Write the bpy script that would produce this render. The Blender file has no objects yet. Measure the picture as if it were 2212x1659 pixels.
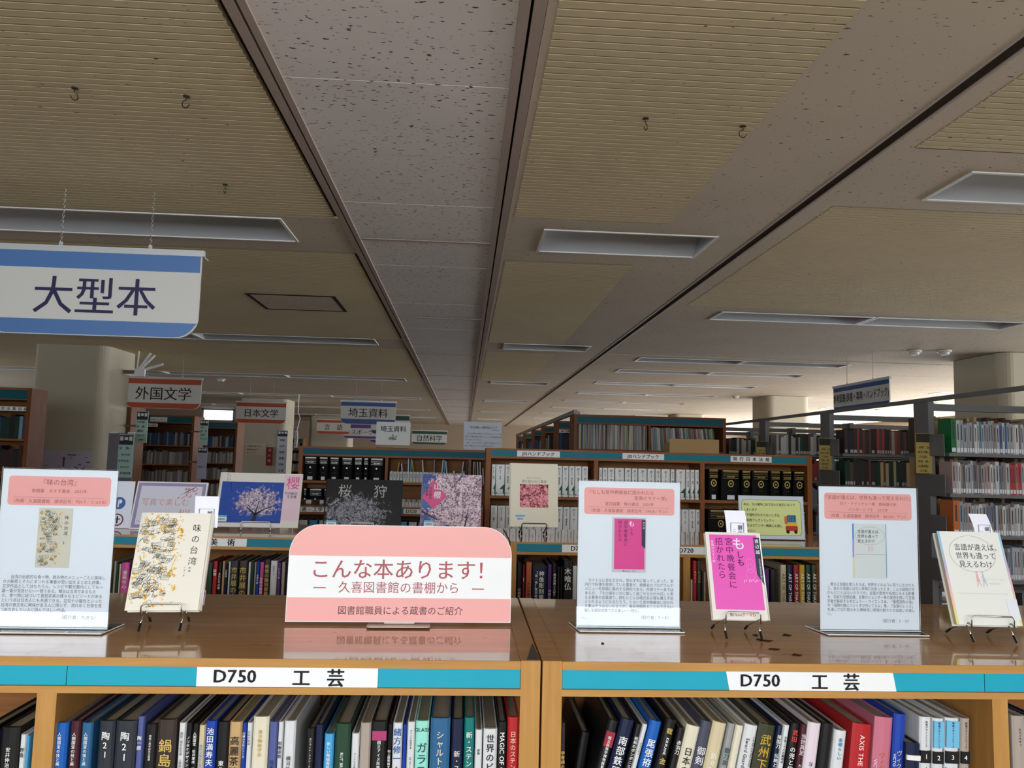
import bpy, math, random
from mathutils import Vector, Matrix
random.seed(7)
SC = bpy.context.scene
COL = SC.collection
EYE, CEIL = 1.54, 2.84
# ---------------------------------------------------------------- camera
FPX = 1680.0
_d = Vector((1004-1106, 985-829.5, FPX)).normalized()
_l = Vector((1, .03, 0)); _l.z = -(_l.x*_d.x+_l.y*_d.y)/_d.z; _l.normalize()
_n = _d.cross(_l)
cam = bpy.data.cameras.new('camera'); cam.sensor_width = 36; cam.lens = FPX/2212*36
cam.clip_start = .05; cam.clip_end = 300
cob = bpy.data.objects.new('camera', cam); COL.objects.link(cob)
rt = Vector((_l.x, _d.x, -_n.x)); dn = Vector((_l.y, _d.y, -_n.y)); fw = Vector((_l.z, _d.z, -_n.z))
cob.matrix_world = Matrix(((rt.x, -dn.x, -fw.x, 0), (rt.y, -dn.y, -fw.y, 0), (rt.z, -dn.z, -fw.z, EYE), (0, 0, 0, 1)))
SC.camera = cob
def at(px, py, Y):
    """world point at depth Y that a photo pixel shows"""
    r = Vector((px-1106, py-829.5, FPX)); w = Vector((r.dot(_l), r.dot(_d), -r.dot(_n)))
    w *= Y/w.y; w.z += EYE
    return w
# ---------------------------------------------------------------- world, lights, exposure
W = bpy.data.worlds.new('sky'); SC.world = W; W.use_nodes = True
bg = W.node_tree.nodes['Background']; bg.inputs[0].default_value = (.78, .88, 1, 1); bg.inputs[1].default_value = 3.2
SC.view_settings.view_transform = 'Standard'; SC.view_settings.look = 'None'
SC.view_settings.exposure = 0.1; SC.view_settings.gamma = 1; SC.view_settings.use_curve_mapping = False
def area(name, loc, rot, sx, sy, power, col=(1, 1, 1)):
    L = bpy.data.lights.new(name, 'AREA'); L.shape = 'RECTANGLE'; L.size = sx; L.size_y = sy; L.energy = power; L.color = col
    o = bpy.data.objects.new(name, L); COL.objects.link(o); o.location = loc; o.rotation_euler = rot
    return o
R = math.radians
# daylight through the windows behind the reader, on the far right side and at the far end
area('window_daylight', (-.6, -3.3, 2.1), (R(90), 0, 0), 6.5, 1.2, 205, (.93, .97, 1))
area('window_daylight', (12.2, 9, 1.75), (R(90), 0, R(90)), 13, 1.7, 1050, (.95, .97, 1))
area('window_daylight', (12.2, 24, 1.75), (R(90), 0, R(90)), 14, 1.7, 1150, (.95, .97, 1))
area('window_daylight', (-12.2, 13, 1.75), (R(90), 0, R(-90)), 8, 1.7, 60, (.93, .97, 1))
area('window_daylight', (8.6, 32.6, 1.75), (R(90), 0, R(180)), 6, 1.7, 400, (.95, .97, 1))
# ---------------------------------------------------------------- materials
def lin(c):
    return tuple((x/255/12.92 if x <= 10.3 else ((x/255+.055)/1.055)**2.4) for x in c)
_mats = {}
def mat(col, rough=.55, spec=.4, metal=0.0, coat=0.0, emit=0.0, vary=0.0, key=''):
    k = (tuple(col), rough, spec, metal, coat, emit, vary, key)
    if k in _mats: return _mats[k]
    m = bpy.data.materials.new(key or 'surface'); m.use_nodes = True
    nt = m.node_tree; b = nt.nodes['Principled BSDF']; c = lin(col)+(1,)
    b.inputs['Base Color'].default_value = c; b.inputs['Roughness'].default_value = rough
    b.inputs['Specular IOR Level'].default_value = spec; b.inputs['Metallic'].default_value = metal
    b.inputs['Coat Weight'].default_value = coat; b.inputs['Coat Roughness'].default_value = .08
    if emit:
        b.inputs['Emission Color'].default_value = c; b.inputs['Emission Strength'].default_value = emit
    if vary:
        tc = nt.nodes.new('ShaderNodeTexCoord'); n = nt.nodes.new('ShaderNodeTexNoise'); n.inputs['Scale'].default_value = 9
        n.inputs['Detail'].default_value = 5
        r = nt.nodes.new('ShaderNodeMapRange'); r.inputs[3].default_value = 1-vary; r.inputs[4].default_value = 1+vary
        mx = nt.nodes.new('ShaderNodeMix'); mx.data_type = 'RGBA'; mx.blend_type = 'MULTIPLY'; mx.inputs[0].default_value = 1
        mx.inputs[6].default_value = c
        nt.links.new(tc.outputs['Object'], n.inputs['Vector']); nt.links.new(n.outputs[0], r.inputs[0])
        nt.links.new(r.outputs[0], mx.inputs[7]); nt.links.new(mx.outputs[2], b.inputs['Base Color'])
    _mats[k] = m
    return m
def nodes(name):
    m = bpy.data.materials.new(name); m.use_nodes = True
    nt = m.node_tree; b = nt.nodes['Principled BSDF']
    def N(t, **kw):
        n = nt.nodes.new(t)
        for k, v in kw.items():
            if k[1:].isdigit(): n.inputs[int(k[1:])].default_value = v
            else: setattr(n, k, v)
        return n
    return m, nt, b, N, nt.links.new
def wood(name, c1, c2, axis=0, rough=.45, coat=0.0, scale=7.0, stains=False):
    m, nt, b, N, L = nodes(name)
    tc = N('ShaderNodeTexCoord'); mp = N('ShaderNodeMapping')
    s = [scale*6, scale*6, scale*6]; s[axis] = scale*.35
    mp.inputs['Scale'].default_value = s
    n = N('ShaderNodeTexNoise'); n.inputs['Scale'].default_value = 1.6; n.inputs['Detail'].default_value = 6; n.inputs['Roughness'].default_value = .65
    cr = N('ShaderNodeValToRGB'); cr.color_ramp.elements[0].color = lin(c1)+(1,); cr.color_ramp.elements[1].color = lin(c2)+(1,)
    cr.color_ramp.elements[0].position = .3; cr.color_ramp.elements[1].position = .72
    L(tc.outputs['Object'], mp.inputs[0]); L(mp.outputs[0], n.inputs['Vector']); L(n.outputs[0], cr.inputs[0])
    out = cr.outputs[0]
    if stains:
        n2 = N('ShaderNodeTexNoise'); n2.inputs['Scale'].default_value = 26; n2.inputs['Detail'].default_value = 3
        mp2 = N('ShaderNodeMapping'); mp2.inputs['Scale'].default_value = (.8, 2.6, 1)
        r2 = N('ShaderNodeValToRGB'); r2.color_ramp.elements[0].position = .715; r2.color_ramp.elements[1].position = .735
        mx = N('ShaderNodeMix', data_type='RGBA'); mx.inputs[7].default_value = lin((52, 32, 16))+(1,)
        L(tc.outputs['Object'], mp2.inputs[0]); L(mp2.outputs[0], n2.inputs['Vector']); L(n2.outputs[0], r2.inputs[0])
        L(r2.outputs[0], mx.inputs[0]); L(out, mx.inputs[6]); out = mx.outputs[2]
    L(out, b.inputs['Base Color'])
    b.inputs['Roughness'].default_value = rough; b.inputs['Specular IOR Level'].default_value = .25; b.inputs['Coat Weight'].default_value = coat; b.inputs['Coat Roughness'].default_value = .035
    b.inputs['Coat IOR'].default_value = 1.6
    if coat:
        bp = N('ShaderNodeBump'); bp.inputs['Strength'].default_value = .02; bp.inputs['Distance'].default_value = .002
        L(n.outputs[0], bp.inputs['Height']); L(bp.outputs[0], b.inputs['Coat Normal'])
    return m
WOODX = wood('light_oak_edge', (174, 126, 66), (194, 146, 84), 0)
WOODZ = wood('light_oak_upright', (174, 126, 66), (194, 146, 84), 2)
TOPM = wood('varnished_top', (158, 108, 54), (186, 134, 74), 0, .35, 1.0, 5, True)
INNER = wood('shelf_inside', (120, 76, 38), (148, 98, 52), 0, .6)
DWOODX = wood('brown_wood_edge', (128, 78, 40), (158, 100, 56), 0, .5)
DWOODZ = wood('brown_wood_upright', (124, 74, 38), (156, 96, 54), 2, .5)
REDW = wood('red_brown_wood', (104, 60, 30), (132, 80, 46), 2, .5)
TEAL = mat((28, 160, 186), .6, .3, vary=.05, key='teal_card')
TEAL_DIM = mat((28, 128, 152), .6, .3, key='teal_card_dimmed')  # same teal card, weaker light of the second row put into the colour
TEAL_DIMMEST = mat((16, 88, 104), .6, .3, key='teal_card_dimmest')  # same teal again, daylight falloff deep in the room painted in
WHITE = mat((236, 238, 240), .5, .35, key='white_card')
PAPER = mat((222, 226, 234), .45, .4, key='paper')
PAGES = mat((150, 140, 122), .8, .1, vary=.12, key='shaded_page_edges')  # paper colour darkened to carry the shade under the shelf boards
INK = mat((28, 26, 28), .6, .2, key='ink')
STEEL = mat((108, 110, 112), .45, .5, key='grey_painted_steel')
CHROME = mat((200, 200, 200), .15, .5, 1.0, key='chrome_wire')
RUBBER = mat((18, 18, 18), .5, .3, key='black_rubber')
def acrylic():
    m, nt, b, N, L = nodes('clear_acrylic')
    t = N('ShaderNodeBsdfTransparent'); t.inputs[0].default_value = (.97, .98, .98, 1)
    g = N('ShaderNodeBsdfGlossy'); g.inputs['Roughness'].default_value = .03
    f = N('ShaderNodeFresnel'); f.inputs[0].default_value = 1.49; mx = N('ShaderNodeMixShader')
    L(f.outputs[0], mx.inputs[0]); L(t.outputs[0], mx.inputs[1]); L(g.outputs[0], mx.inputs[2])
    L(mx.outputs[0], nt.nodes['Material Output'].inputs[0])
    return m
ACRY = acrylic()
# ---------------------------------------------------------------- mesh builder
class MB:
    def __init__(s): s.v = []; s.f = []; s.mi = []
    def face(s, pts, mi=0):
        n = len(s.v); s.v += [tuple(p) for p in pts]; s.f.append(tuple(range(n, n+len(pts)))); s.mi.append(mi)
    def box(s, x0, x1, y0, y1, z0, z1, mi=0):
        n = len(s.v)
        s.v += [(x, y, z) for x in (x0, x1) for y in (y0, y1) for z in (z0, z1)]
        for q in ((0, 1, 3, 2), (4, 6, 7, 5), (0, 4, 5, 1), (2, 3, 7, 6), (0, 2, 6, 4), (1, 5, 7, 3)):
            s.f.append(tuple(n+i for i in q)); s.mi.append(mi)
        return s
    def prism(s, pts, y0, y1, mi=0):
        """pts are (x,z) outline, counter-clockwise seen from the front"""
        n = len(s.v); k = len(pts)
        s.v += [(x, y0, z) for x, z in pts]+[(x, y1, z) for x, z in pts]
        s.f.append(tuple(range(n, n+k))); s.mi.append(mi)
        s.f.append(tuple(range(n+2*k-1, n+k-1, -1))); s.mi.append(mi)
        for i in range(k):
            j = (i+1) % k; s.f.append((n+i, n+k+i, n+k+j, n+j)); s.mi.append(mi)
        return s
    def prismz(s, pts, z0, z1, mi=0):
        n = len(s.v); k = len(pts)
        s.v += [(x, y, z0) for x, y in pts]+[(x, y, z1) for x, y in pts]
        s.f.append(tuple(range(n+k-1, n-1, -1))); s.mi.append(mi)
        s.f.append(tuple(range(n+k, n+2*k))); s.mi.append(mi)
        for i in range(k):
            j = (i+1) % k; s.f.append((n+i, n+j, n+k+j, n+k+i)); s.mi.append(mi)
        return s
    def tube(s, path, r, k=8, mi=0, caps=True):
        P = [Vector(p) for p in path]; rings = []
        for i, p in enumerate(P):
            t = (P[min(i+1, len(P)-1)]-P[max(i-1, 0)]).normalized()
            u = t.orthogonal().normalized() if i == 0 else (u-t*u.dot(t)).normalized()
            w = t.cross(u); n = len(s.v)
            s.v += [tuple(p+(u*math.cos(2*math.pi*a/k)+w*math.sin(2*math.pi*a/k))*r) for a in range(k)]
            rings.append(n)
        for a, b in zip(rings, rings[1:]):
            for i in range(k):
                j = (i+1) % k; s.f.append((a+i, a+j, b+j, b+i)); s.mi.append(mi)
        if caps:
            s.f.append(tuple(rings[0]+i for i in range(k-1, -1, -1))); s.mi.append(mi)
            s.f.append(tuple(rings[-1]+i for i in range(k))); s.mi.append(mi)
        return s
    def lathe(s, prof, cx=0, cy=0, k=16, mi=0):
        n = len(s.v)
        for r, z in prof:
            s.v += [(cx+r*math.cos(2*math.pi*a/k), cy+r*math.sin(2*math.pi*a/k), z) for a in range(k)]
        for i in range(len(prof)-1):
            for a in range(k):
                b = (a+1) % k; s.f.append((n+i*k+a, n+i*k+b, n+(i+1)*k+b, n+(i+1)*k+a)); s.mi.append(mi)
        return s
    def build(s, name, mats, parent=None, loc=None, smooth=False):
        me = bpy.data.meshes.new(name); me.from_pydata(s.v, [], s.f)
        if not isinstance(mats, (list, tuple)): mats = [mats]
        for m in mats: me.materials.append(m)
        if len(mats) > 1: me.polygons.foreach_set('material_index', s.mi)
        if smooth: me.polygons.foreach_set('use_smooth', [True]*len(me.polygons))
        o = bpy.data.objects.new(name, me); COL.objects.link(o)
        if parent: o.parent = parent
        if loc is not None: o.location = loc
        return o
def rrect(x0, x1, z0, z1, r, corners='abcd', k=7):
    """a=bottom-left b=bottom-right c=top-right d=top-left"""
    out = []
    for cn, cx, cz, a0 in (('a', x0+r, z0+r, 180), ('b', x1-r, z0+r, 270), ('c', x1-r, z1-r, 0), ('d', x0+r, z1-r, 90)):
        if cn in corners:
            out += [(cx+r*math.cos(R(a0+90*i/k)), cz+r*math.sin(R(a0+90*i/k))) for i in range(k+1)]
        else:
            out.append({'a': (x0, z0), 'b': (x1, z0), 'c': (x1, z1), 'd': (x0, z1)}[cn])
    return out
def tag(o, label=None, cat=None, group=None, kind=None):
    if label: o['label'] = label
    if cat: o['category'] = cat
    if group: o['group'] = group
    if kind: o['kind'] = kind
    return o
def empty(name, loc, rot=(0, 0, 0), label=None, cat=None, group=None, kind=None):
    o = bpy.data.objects.new(name, None); COL.objects.link(o); o.location = loc; o.rotation_euler = rot
    o.empty_display_size = .05
    return tag(o, label, cat, group, kind)
# ---------------------------------------------------------------- lettering: glyph meshes from the built-in typeface
GLY = {}
def glyph(ch, bold):
    """outline of one character as flat polygons, made once and kept"""
    if (ch, bold) in GLY: return GLY[(ch, bold)]
    c = bpy.data.curves.new('glyph', 'FONT'); c.body = ch; c.resolution_u = 2
    o = bpy.data.objects.new('glyph', c)
    me = bpy.data.meshes.new_from_object(o)
    vs = [(v.co.x, v.co.y) for v in me.vertices]; fs = [tuple(p.vertices) for p in me.polygons]
    if ord(ch) > 0x2000: adv = 1.0
    else: adv = max(v[0] for v in vs)+.07 if vs else .3
    GLY[(ch, bold)] = (vs, fs, adv)
    bpy.data.meshes.remove(me); bpy.data.objects.remove(o); bpy.data.curves.remove(c)
    return GLY[(ch, bold)]
class TB:
    """collects flat lettering in a local x-z plane facing -y"""
    def __init__(s): s.m = MB()
    def _put(s, ch, bold, fn, mi):
        g = glyph(ch, 0)
        e = (Vector(fn(1, 0))-Vector(fn(0, 0))).length*.002+3e-5
        for q, (dx, dy) in enumerate((((0, 0),), ((-.013, -.005), (.013, -.005), (0, .009)), ((-.007, 0), (.007, 0)), ((-.027, -.01), (-.009, .012), (.009, -.012), (.027, .01)))[bold]):
            n = len(s.m.v)
            for x, y in g[0]: p = fn(x+dx, y+dy); s.m.v.append((p[0], p[1]-e*q, p[2]))
            for f in g[1]: s.m.f.append(tuple(n+i for i in f)); s.m.mi.append(mi)
    def width(s, t, bold=0):
        return sum(glyph(c, 0)[2] for c in t)
    def line(s, t, x, z, size, align='l', bold=0, y=0.0, sx=1.0, mi=0, track=0.0):
        w = (s.width(t, bold)+track*max(0, len(t)-1))*size*sx
        cx = x-(w/2 if align == 'c' else w if align == 'r' else 0)
        for c in t:
            ox = cx
            s._put(c, bold, lambda a, b: (ox+a*size*sx, y, z+b*size), mi)
            cx += (glyph(c, 0)[2]+track)*size*sx
        return s
    def column(s, t, x, z, size, bold=0, y=0.0, sx=1.0, pitch=1.06, mi=0):
        """vertical writing: x is the column's centre, z its top"""
        for c in t:
            if c not in ' \u3000':
                if c == 'ー': s._put(c, bold, lambda a, b: (x+(b-.38)*size*sx, y, z-a*size), mi)
                else:
                    w = glyph(c, 0)[2]
                    s._put(c, bold, lambda a, b: (x+(a-w/2)*size*sx, y, z-.86*size+b*size), mi)
            z -= size*pitch
        return s
    def down(s, t, x, z, size, bold=0, y=0.0, sx=1.0, mi=0):
        """latin lettering turned to run down a spine"""
        for c in t:
            oz = z
            s._put(c, bold, lambda a, b: (x+(b-.36)*size, y, oz-a*size*sx), mi)
            z -= glyph(c, 0)[2]*size*sx
        return s
    def build(s, parent, mats=None, name='lettering', label=None):
        if not s.m.v: return None
        o = s.m.build(name, mats or INK, parent)
        if label: o['label'] = label
        return o
ORD = 'first second third fourth fifth sixth seventh eighth ninth tenth eleventh twelfth thirteenth fourteenth fifteenth sixteenth seventeenth eighteenth nineteenth twentieth'.split()
def nth(i):
    if i < 20: return ORD[i]
    t = {2: 'twenty', 3: 'thirty', 4: 'forty', 5: 'fifty', 6: 'sixty'}[(i+1)//10]
    return (t[:-1]+'ieth') if (i+1) % 10 == 0 else t+'-'+ORD[(i+1) % 10-1]
# ================================================================ SETTING
def struct(name, mb, m, loc=None, parent=None, smooth=False):
    o = mb.build(name, m, parent, loc, smooth)
    if not parent: o['kind'] = 'structure'
    return o
def fissured(name, base, fleck, amt, sx=.38, sc=75):
    m, nt, b, N, L = nodes(name)
    tc = N('ShaderNodeTexCoord'); mp = N('ShaderNodeMapping'); mp.inputs['Scale'].default_value = (sx, 1, 1)
    n = N('ShaderNodeTexNoise'); n.inputs['Scale'].default_value = sc; n.inputs['Detail'].default_value = 2.5
    n2 = N('ShaderNodeTexNoise'); n2.inputs['Scale'].default_value = 1.7; n2.inputs['Detail'].default_value = 3
    r = N('ShaderNodeValToRGB'); r.color_ramp.elements[0].position = amt; r.color_ramp.elements[1].position = amt+.035
    mr = N('ShaderNodeMapRange'); mr.inputs[3].default_value = .9; mr.inputs[4].default_value = 1.08
    mm = N('ShaderNodeMix', data_type='RGBA', blend_type='MULTIPLY'); mm.inputs[0].default_value = 1; mm.inputs[6].default_value = lin(base)+(1,)
    mx = N('ShaderNodeMix', data_type='RGBA'); mx.inputs[7].default_value = lin(fleck)+(1,)
    L(tc.outputs['Object'], mp.inputs[0]); L(mp.outputs[0], n.inputs['Vector']); L(tc.outputs['Object'], n2.inputs['Vector'])
    L(n.outputs[0], r.inputs[0]); L(n2.outputs[0], mr.inputs[0]); L(mr.outputs[0], mm.inputs[7])
    L(mm.outputs[2], mx.inputs[6]); L(r.outputs[0], mx.inputs[0]); L(mx.outputs[2], b.inputs['Base Color'])
    bp = N('ShaderNodeBump', invert=True); bp.inputs['Strength'].default_value = .5; bp.inputs['Distance'].default_value = .002
    L(r.outputs[0], bp.inputs['Height']); L(bp.outputs[0], b.inputs['Normal'])
    b.inputs['Roughness'].default_value = .85; b.inputs['Specular IOR Level'].default_value = .15
    return m
BOARD = fissured('beige_acoustic_board', (212, 199, 178), (96, 76, 54), .665)
RIBM = fissured('beige_ribbed_board', (218, 202, 166), (120, 98, 70), .70)
STRIPM = fissured('grey_fissured_board', (238, 232, 226), (84, 70, 58), .64, .38, 90)
TRIM = mat((176, 160, 148), .5, .4, key='ceiling_rail')
BLACK = mat((6, 6, 6), .8, .1, key='black_gap')
FLOORM = mat((150, 140, 130), .5, .4, vary=.08, key='floor_sheet')
WALLM = mat((158, 140, 120), .8, .2, vary=.03, key='painted_wall')
struct('floor', MB().box(-12.5, 12.5, -3.5, 33, -.1, 0), FLOORM)
ceil = MB().box(-12.5, 12.5, -3.5, 33.2, 3.0, 3.1).build('ceiling', BOARD); ceil['kind'] = 'structure'
T_ = .012
def flat_field(x0, x1, y0, y1, z=CEIL):
    return MB().box(x0, x1, y0, y1, z, z+T_).build('ceiling_panel', BOARD, ceil)
def rib_field(x0, x1, y0, y1, p=.0426):
    """board pressed with cross ribs: flat lands and grooves 6 mm deep"""
    m = MB(); y = y0; g = .0085
    z, zt = CEIL-.001, CEIL+.006
    while y < y1-.01:
        e = min(y+p, y1)
        m.face([(x0, y, z), (x0, e-g, z), (x1, e-g, z), (x1, y, z)])
        m.face([(x0, e-g, z), (x0, e-g*.7, zt), (x1, e-g*.7, zt), (x1, e-g, z)])
        m.face([(x0, e-g*.7, zt), (x0, e, zt), (x1, e, zt), (x1, e-g*.7, zt)])
        m.face([(x0, e, zt), (x0, e, z), (x1, e, z), (x1, e, zt)])
        y = e
    m.box(x0, x1, y0, y1, CEIL+.0065, CEIL+.02)
    o = m.build('ribbed_ceiling_panel', RIBM, ceil)
    return o
LX0, LX1 = -12.4, -.745      # field left of the centre strip
CX0, CX1 = .20, 1.63         # field right of it
RX0, RX1 = 1.70, 12.4
fix = []                     # (x0,x1,y0,y1)
rowsLC = [4.56+4.52*k for k in range(6)]
for i, y in enumerate(rowsLC):
    for k in range(4 if i else 2):
        fix.append((-1.07-2.06*(k+1)+.01, -1.07-2.06*k, y-.24, y+.24))
    fix.append((.415, 1.425, y-.24, y+.24))
rowsR = [3.38, 6.72, 9.87, 11.2, 13.1, 15.2, 17.4, 19.8, 22.4, 25.4]
for y in rowsR:
    for k in range(3 if y > 3.5 else 1):
        xa = 2.19+1.39*k+(3.2 if k == 2 else 0)
        if k < 2 or y > 8: fix.append((xa, xa+1.37, y-.19, y+.19))
def belt(X0, X1, y0, y1):
    """plain boards round the light openings of one belt"""
    here = sorted(f for f in fix if f[0] >= X0-.01 and f[1] <= X1+.01 and f[2] >= y0-.01 and f[3] <= y1+.01)
    if not here: flat_field(X0, X1, y0, y1); return
    a, b = here[0][2], here[0][3]
    flat_field(X0, X1, y0, a); flat_field(X0, X1, b, y1)
    x = X0
    for f in here:
        if f[0]-x > .012: flat_field(x, f[0], a, b)
        x = f[1]
    if X1-x > .012: flat_field(x, X1, a, b)
# left field
rib_field(LX0, LX1-.02, -3.4, 4.28); y = 4.28
for i, ry in enumerate(rowsLC):
    belt(LX0, LX1, ry-.28, ry+.47); nxt = rowsLC[i+1]-.28 if i < 5 else 33.0
    if i < 2: rib_field(LX0, LX1-.02, ry+.47, nxt)
    else: flat_field(LX0, LX1, ry+.475, nxt, CEIL+.004)
# centre-right field
rib_field(CX0+.03, 1.088, -3.4, 4.13); flat_field(CX0, CX0+.03, -3.4, 4.13); flat_field(1.088, CX1, -3.4, 4.13)
for i, ry in enumerate(rowsLC):
    belt(CX0, CX1, ry-.43 if i == 0 else ry-.28, ry+.5); nxt = rowsLC[i+1]-.28 if i < 5 else 33.0
    if i < 2:
        rib_field(CX0+.03, 1.088, ry+.5, nxt); flat_field(CX0, CX0+.03, ry+.5, nxt); flat_field(1.088, CX1, ry+.5, nxt)
    else: flat_field(CX0, CX1, ry+.505, nxt, CEIL+.003)
# right field
rib_field(1.80, RX1, -3.4, 2.98); flat_field(RX0, 1.80, -3.4, 2.98)
for i, ry in enumerate(rowsR):
    a, b = ry-.4, ry+.34
    belt(RX0, RX1, a, b); nxt = rowsR[i+1]-.4 if i < 9 else 33.0
    if i == 0: rib_field(1.82, RX1, b, nxt); flat_field(RX0, 1.82, b, nxt)
    else: flat_field(RX0, RX1, b+.004, nxt, CEIL+.004)
# centre strip of fissured boards between two slotted rails
for k in range(51):
    y0 = -1.37+.6695*k
    if y0 < 33: MB().box(-.672, .118, y0+.001, y0+.6685, CEIL+.002+.0007*(k % 2), CEIL+.014).build('strip_board', STRIPM, ceil)
for k in range(13):
    y0 = -.69+2.678*k
    r = MB().box(-.672, .118, y0-.006, y0+.006, CEIL-.003, CEIL+.0015).box(-.672, .118, y0+.011, y0+.022, CEIL-.003, CEIL+.0015)
    o = r.build('cross_rail', TRIM, ceil); MB().box(-.67, .116, y0+.006, y0+.011, CEIL-.001, CEIL+.001).build('gap', BLACK, o)
for n, (xc, wl, wr, g) in enumerate(((-.703, .034, .026, .0045), (.155, .032, .038, .0045))):
    m = MB().box(xc-wl-g, xc-g, -3.4, 33, CEIL-.006, CEIL+.02).box(xc+g, xc+wr+g, -3.4, 33, CEIL-.006, CEIL+.02)
    o = m.build('slotted_rail', TRIM, ceil)
    MB().box(xc-g, xc+g, -3.4, 33, CEIL+.012, CEIL+.02).build('slot', BLACK, o)
MB().box(1.63, 1.642, -3.4, 33, CEIL-.002, CEIL+.02).box(1.69, 1.70, -3.4, 33, CEIL-.002, CEIL+.02).build('slotted_rail', TRIM, ceil)
MB().box(1.642, 1.69, -3.4, 33, CEIL+.004, CEIL+.02).build('slot', mat((70, 60, 52), .8, .1, key='dark_slot'), ceil)
# walls with window openings
def wall(name, axis, pos, a0, a1, wins, thick=.18, z0=.85, z1=2.62):
    m = MB()
    def bx(u0, u1, lo, hi):
        if axis == 'x': m.box(pos, pos+thick, u0, u1, lo, hi)
        else: m.box(u0, u1, pos, pos+thick, lo, hi)
    u = a0
    for w0, w1 in wins:
        bx(u, w0, 0, 3.0); bx(w0, w1, 0, z0); bx(w0, w1, z1, 3.0); u = w1
    bx(u, a1, 0, 3.0)
    return struct(name, m, WALLM)
FRAME = mat((150, 152, 154), .4, .5, key='aluminium_frame')
wno = [0]
def windowset(axis, pos, wins, z0=.85, z1=2.62):
    for w0, w1 in wins:
        wno[0] += 1; m = MB(); t = .05
        def bx(u0, u1, lo, hi):
            if axis == 'x': m.box(pos+.05, pos+.12, u0, u1, lo, hi)
            else: m.box(u0, u1, pos+.05, pos+.12, lo, hi)
        k = max(1, round((w1-w0)/1.6)); s = (w1-w0)/k
        for i in range(k+1): bx(w0+s*i-t/2*(0 < i < k)-(t if i == k else 0), w0+s*i+t/2*(0 < i < k)+(t if i == 0 else 0), z0, z1)
        bx(w0, w1, z0, z0+t); bx(w0, w1, z1-t, z1)
        o = m.build('window_%d' % wno[0], FRAME); o['kind'] = 'structure'
        g = MB()
        if axis == 'x': g.box(pos+.08, pos+.086, w0, w1, z0, z1)
        else: g.box(w0, w1, pos+.08, pos+.086, z0, z1)
        g.build('pane', ACRY, o)
WR = [(-2, 7.5), (8.6, 14.2), (15.2, 21), (22, 32)]
wall('wall_right', 'x', 12.3, -3.4, 33, WR); windowset('x', 12.3, WR)
WL = [(6, 9), (11, 18)]
wall('wall_left', 'x', -12.5, -3.4, 33, WL); windowset('x', -12.5, WL)
WB = [(-4, 2.8)]
wall('wall_back', 'y', -3.6, -12.5, 12.5, WB, z0=1.5, z1=2.75); windowset('y', -3.6, WB, 1.5, 2.75)
WF = [(5.2, 12)]
wall('wall_front', 'y', 33, -12.5, 12.5, WF); windowset('y', 33, WF)
m = MB().box(-12.5, -8.2, 24.7, 24.85, 0, 3.0).box(-7.2, -6.9, 24.7, 24.85, 0, 3.0).box(-8.2, -7.2, 24.7, 24.85, 0, 2.42)
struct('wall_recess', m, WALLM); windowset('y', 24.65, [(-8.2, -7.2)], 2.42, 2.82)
MB().box(-8.19, -7.21, 24.742, 24.748, 2.43, 2.81).build('glowing_pane', mat((240, 246, 255), .6, .2, emit=1.6, key='glowing_daylight_pane'), bpy.data.objects['window_%d' % wno[0]])  # pane glows by itself in place of daylight behind the window
# columns
COLM = mat((184, 176, 156), .7, .25, vary=.02, key='column_paint')
def column(x0, x1, y0, y1, label, r=.13):
    o = MB().prismz(rrect(x0, x1, y0, y1, r, k=6), 0, CEIL-.002).build('column', COLM)
    o.data.polygons.foreach_set('use_smooth', [False]*len(o.data.polygons))
    tag(o, label, 'column', None, 'structure'); return o
column(-5.55, -4.62, 10.2, 11.15, 'thick cream column beside the first hanging red-banded sign')
column(-5.6, -4.45, 19.6, 20.6, 'cream column beyond the row of brown bookcases with a red sign on it')
column(-5.55, -4.1, 28, 29, 'pale column far away behind the small red and violet signs')
column(5.93, 6.9, 8.24, 9.2, 'cream column rising behind the grey steel stack')
column(5.78, 6.62, 14.6, 15.5, 'cream column beyond the sideways blue-banded hanging sign')
column(5.78, 6.62, 21.2, 22.1, 'cream column far behind the brown magazine shelf')
# ---------------------------------------------------------------- ceiling fittings
LAMPW = mat((226, 226, 222), .45, .4, key='lamp_enamel'); REFL = mat((196, 200, 204), .35, .5, key='lamp_reflector')
def light(x0, x1, y0, y1, first, label):
    t = empty('ceiling_light', ((x0+x1)/2, (y0+y1)/2, CEIL), label=label, cat='ceiling light', group='recessed ceiling lights')
    w, d = (x1-x0)/2, (y1-y0)/2; e = .012
    MB().box(-w-.004, w+.004, -d-.004, -d+e, -.006, 0).box(-w-.004, w+.004, d-e, d+.004, -.006, 0).box(-w-.004, -w+e, -d+e, d-e, -.006, 0)\
        .box(w-e, w+.004, -d+e, d-e, -.006, 0).build('frame', LAMPW, t)
    h = .085; i = .07
    m = MB()
    m.face([(-w+e, -d+e, 0), (w-e, -d+e, 0), (w-e, -d+i, h), (-w+e, -d+i, h)])
    m.face([(w-e, d-e, 0), (-w+e, d-e, 0), (-w+e, d-.17, h), (w-e, d-.17, h)])
    m.face([(-w+e, d-e, 0), (-w+e, -d+e, 0), (-w+e, -d+i, h), (-w+e, d-.17, h)])
    m.face([(w-e, -d+e, 0), (w-e, d-e, 0), (w-e, d-.17, h), (w-e, -d+i, h)])
    m.build('reflector', REFL, t)
    MB().box(-w+e, w-e, -d+i, d-.17, h-.002, h+.01).build('diffuser', LAMPW, t)
    return t
cnt = {}
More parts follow.
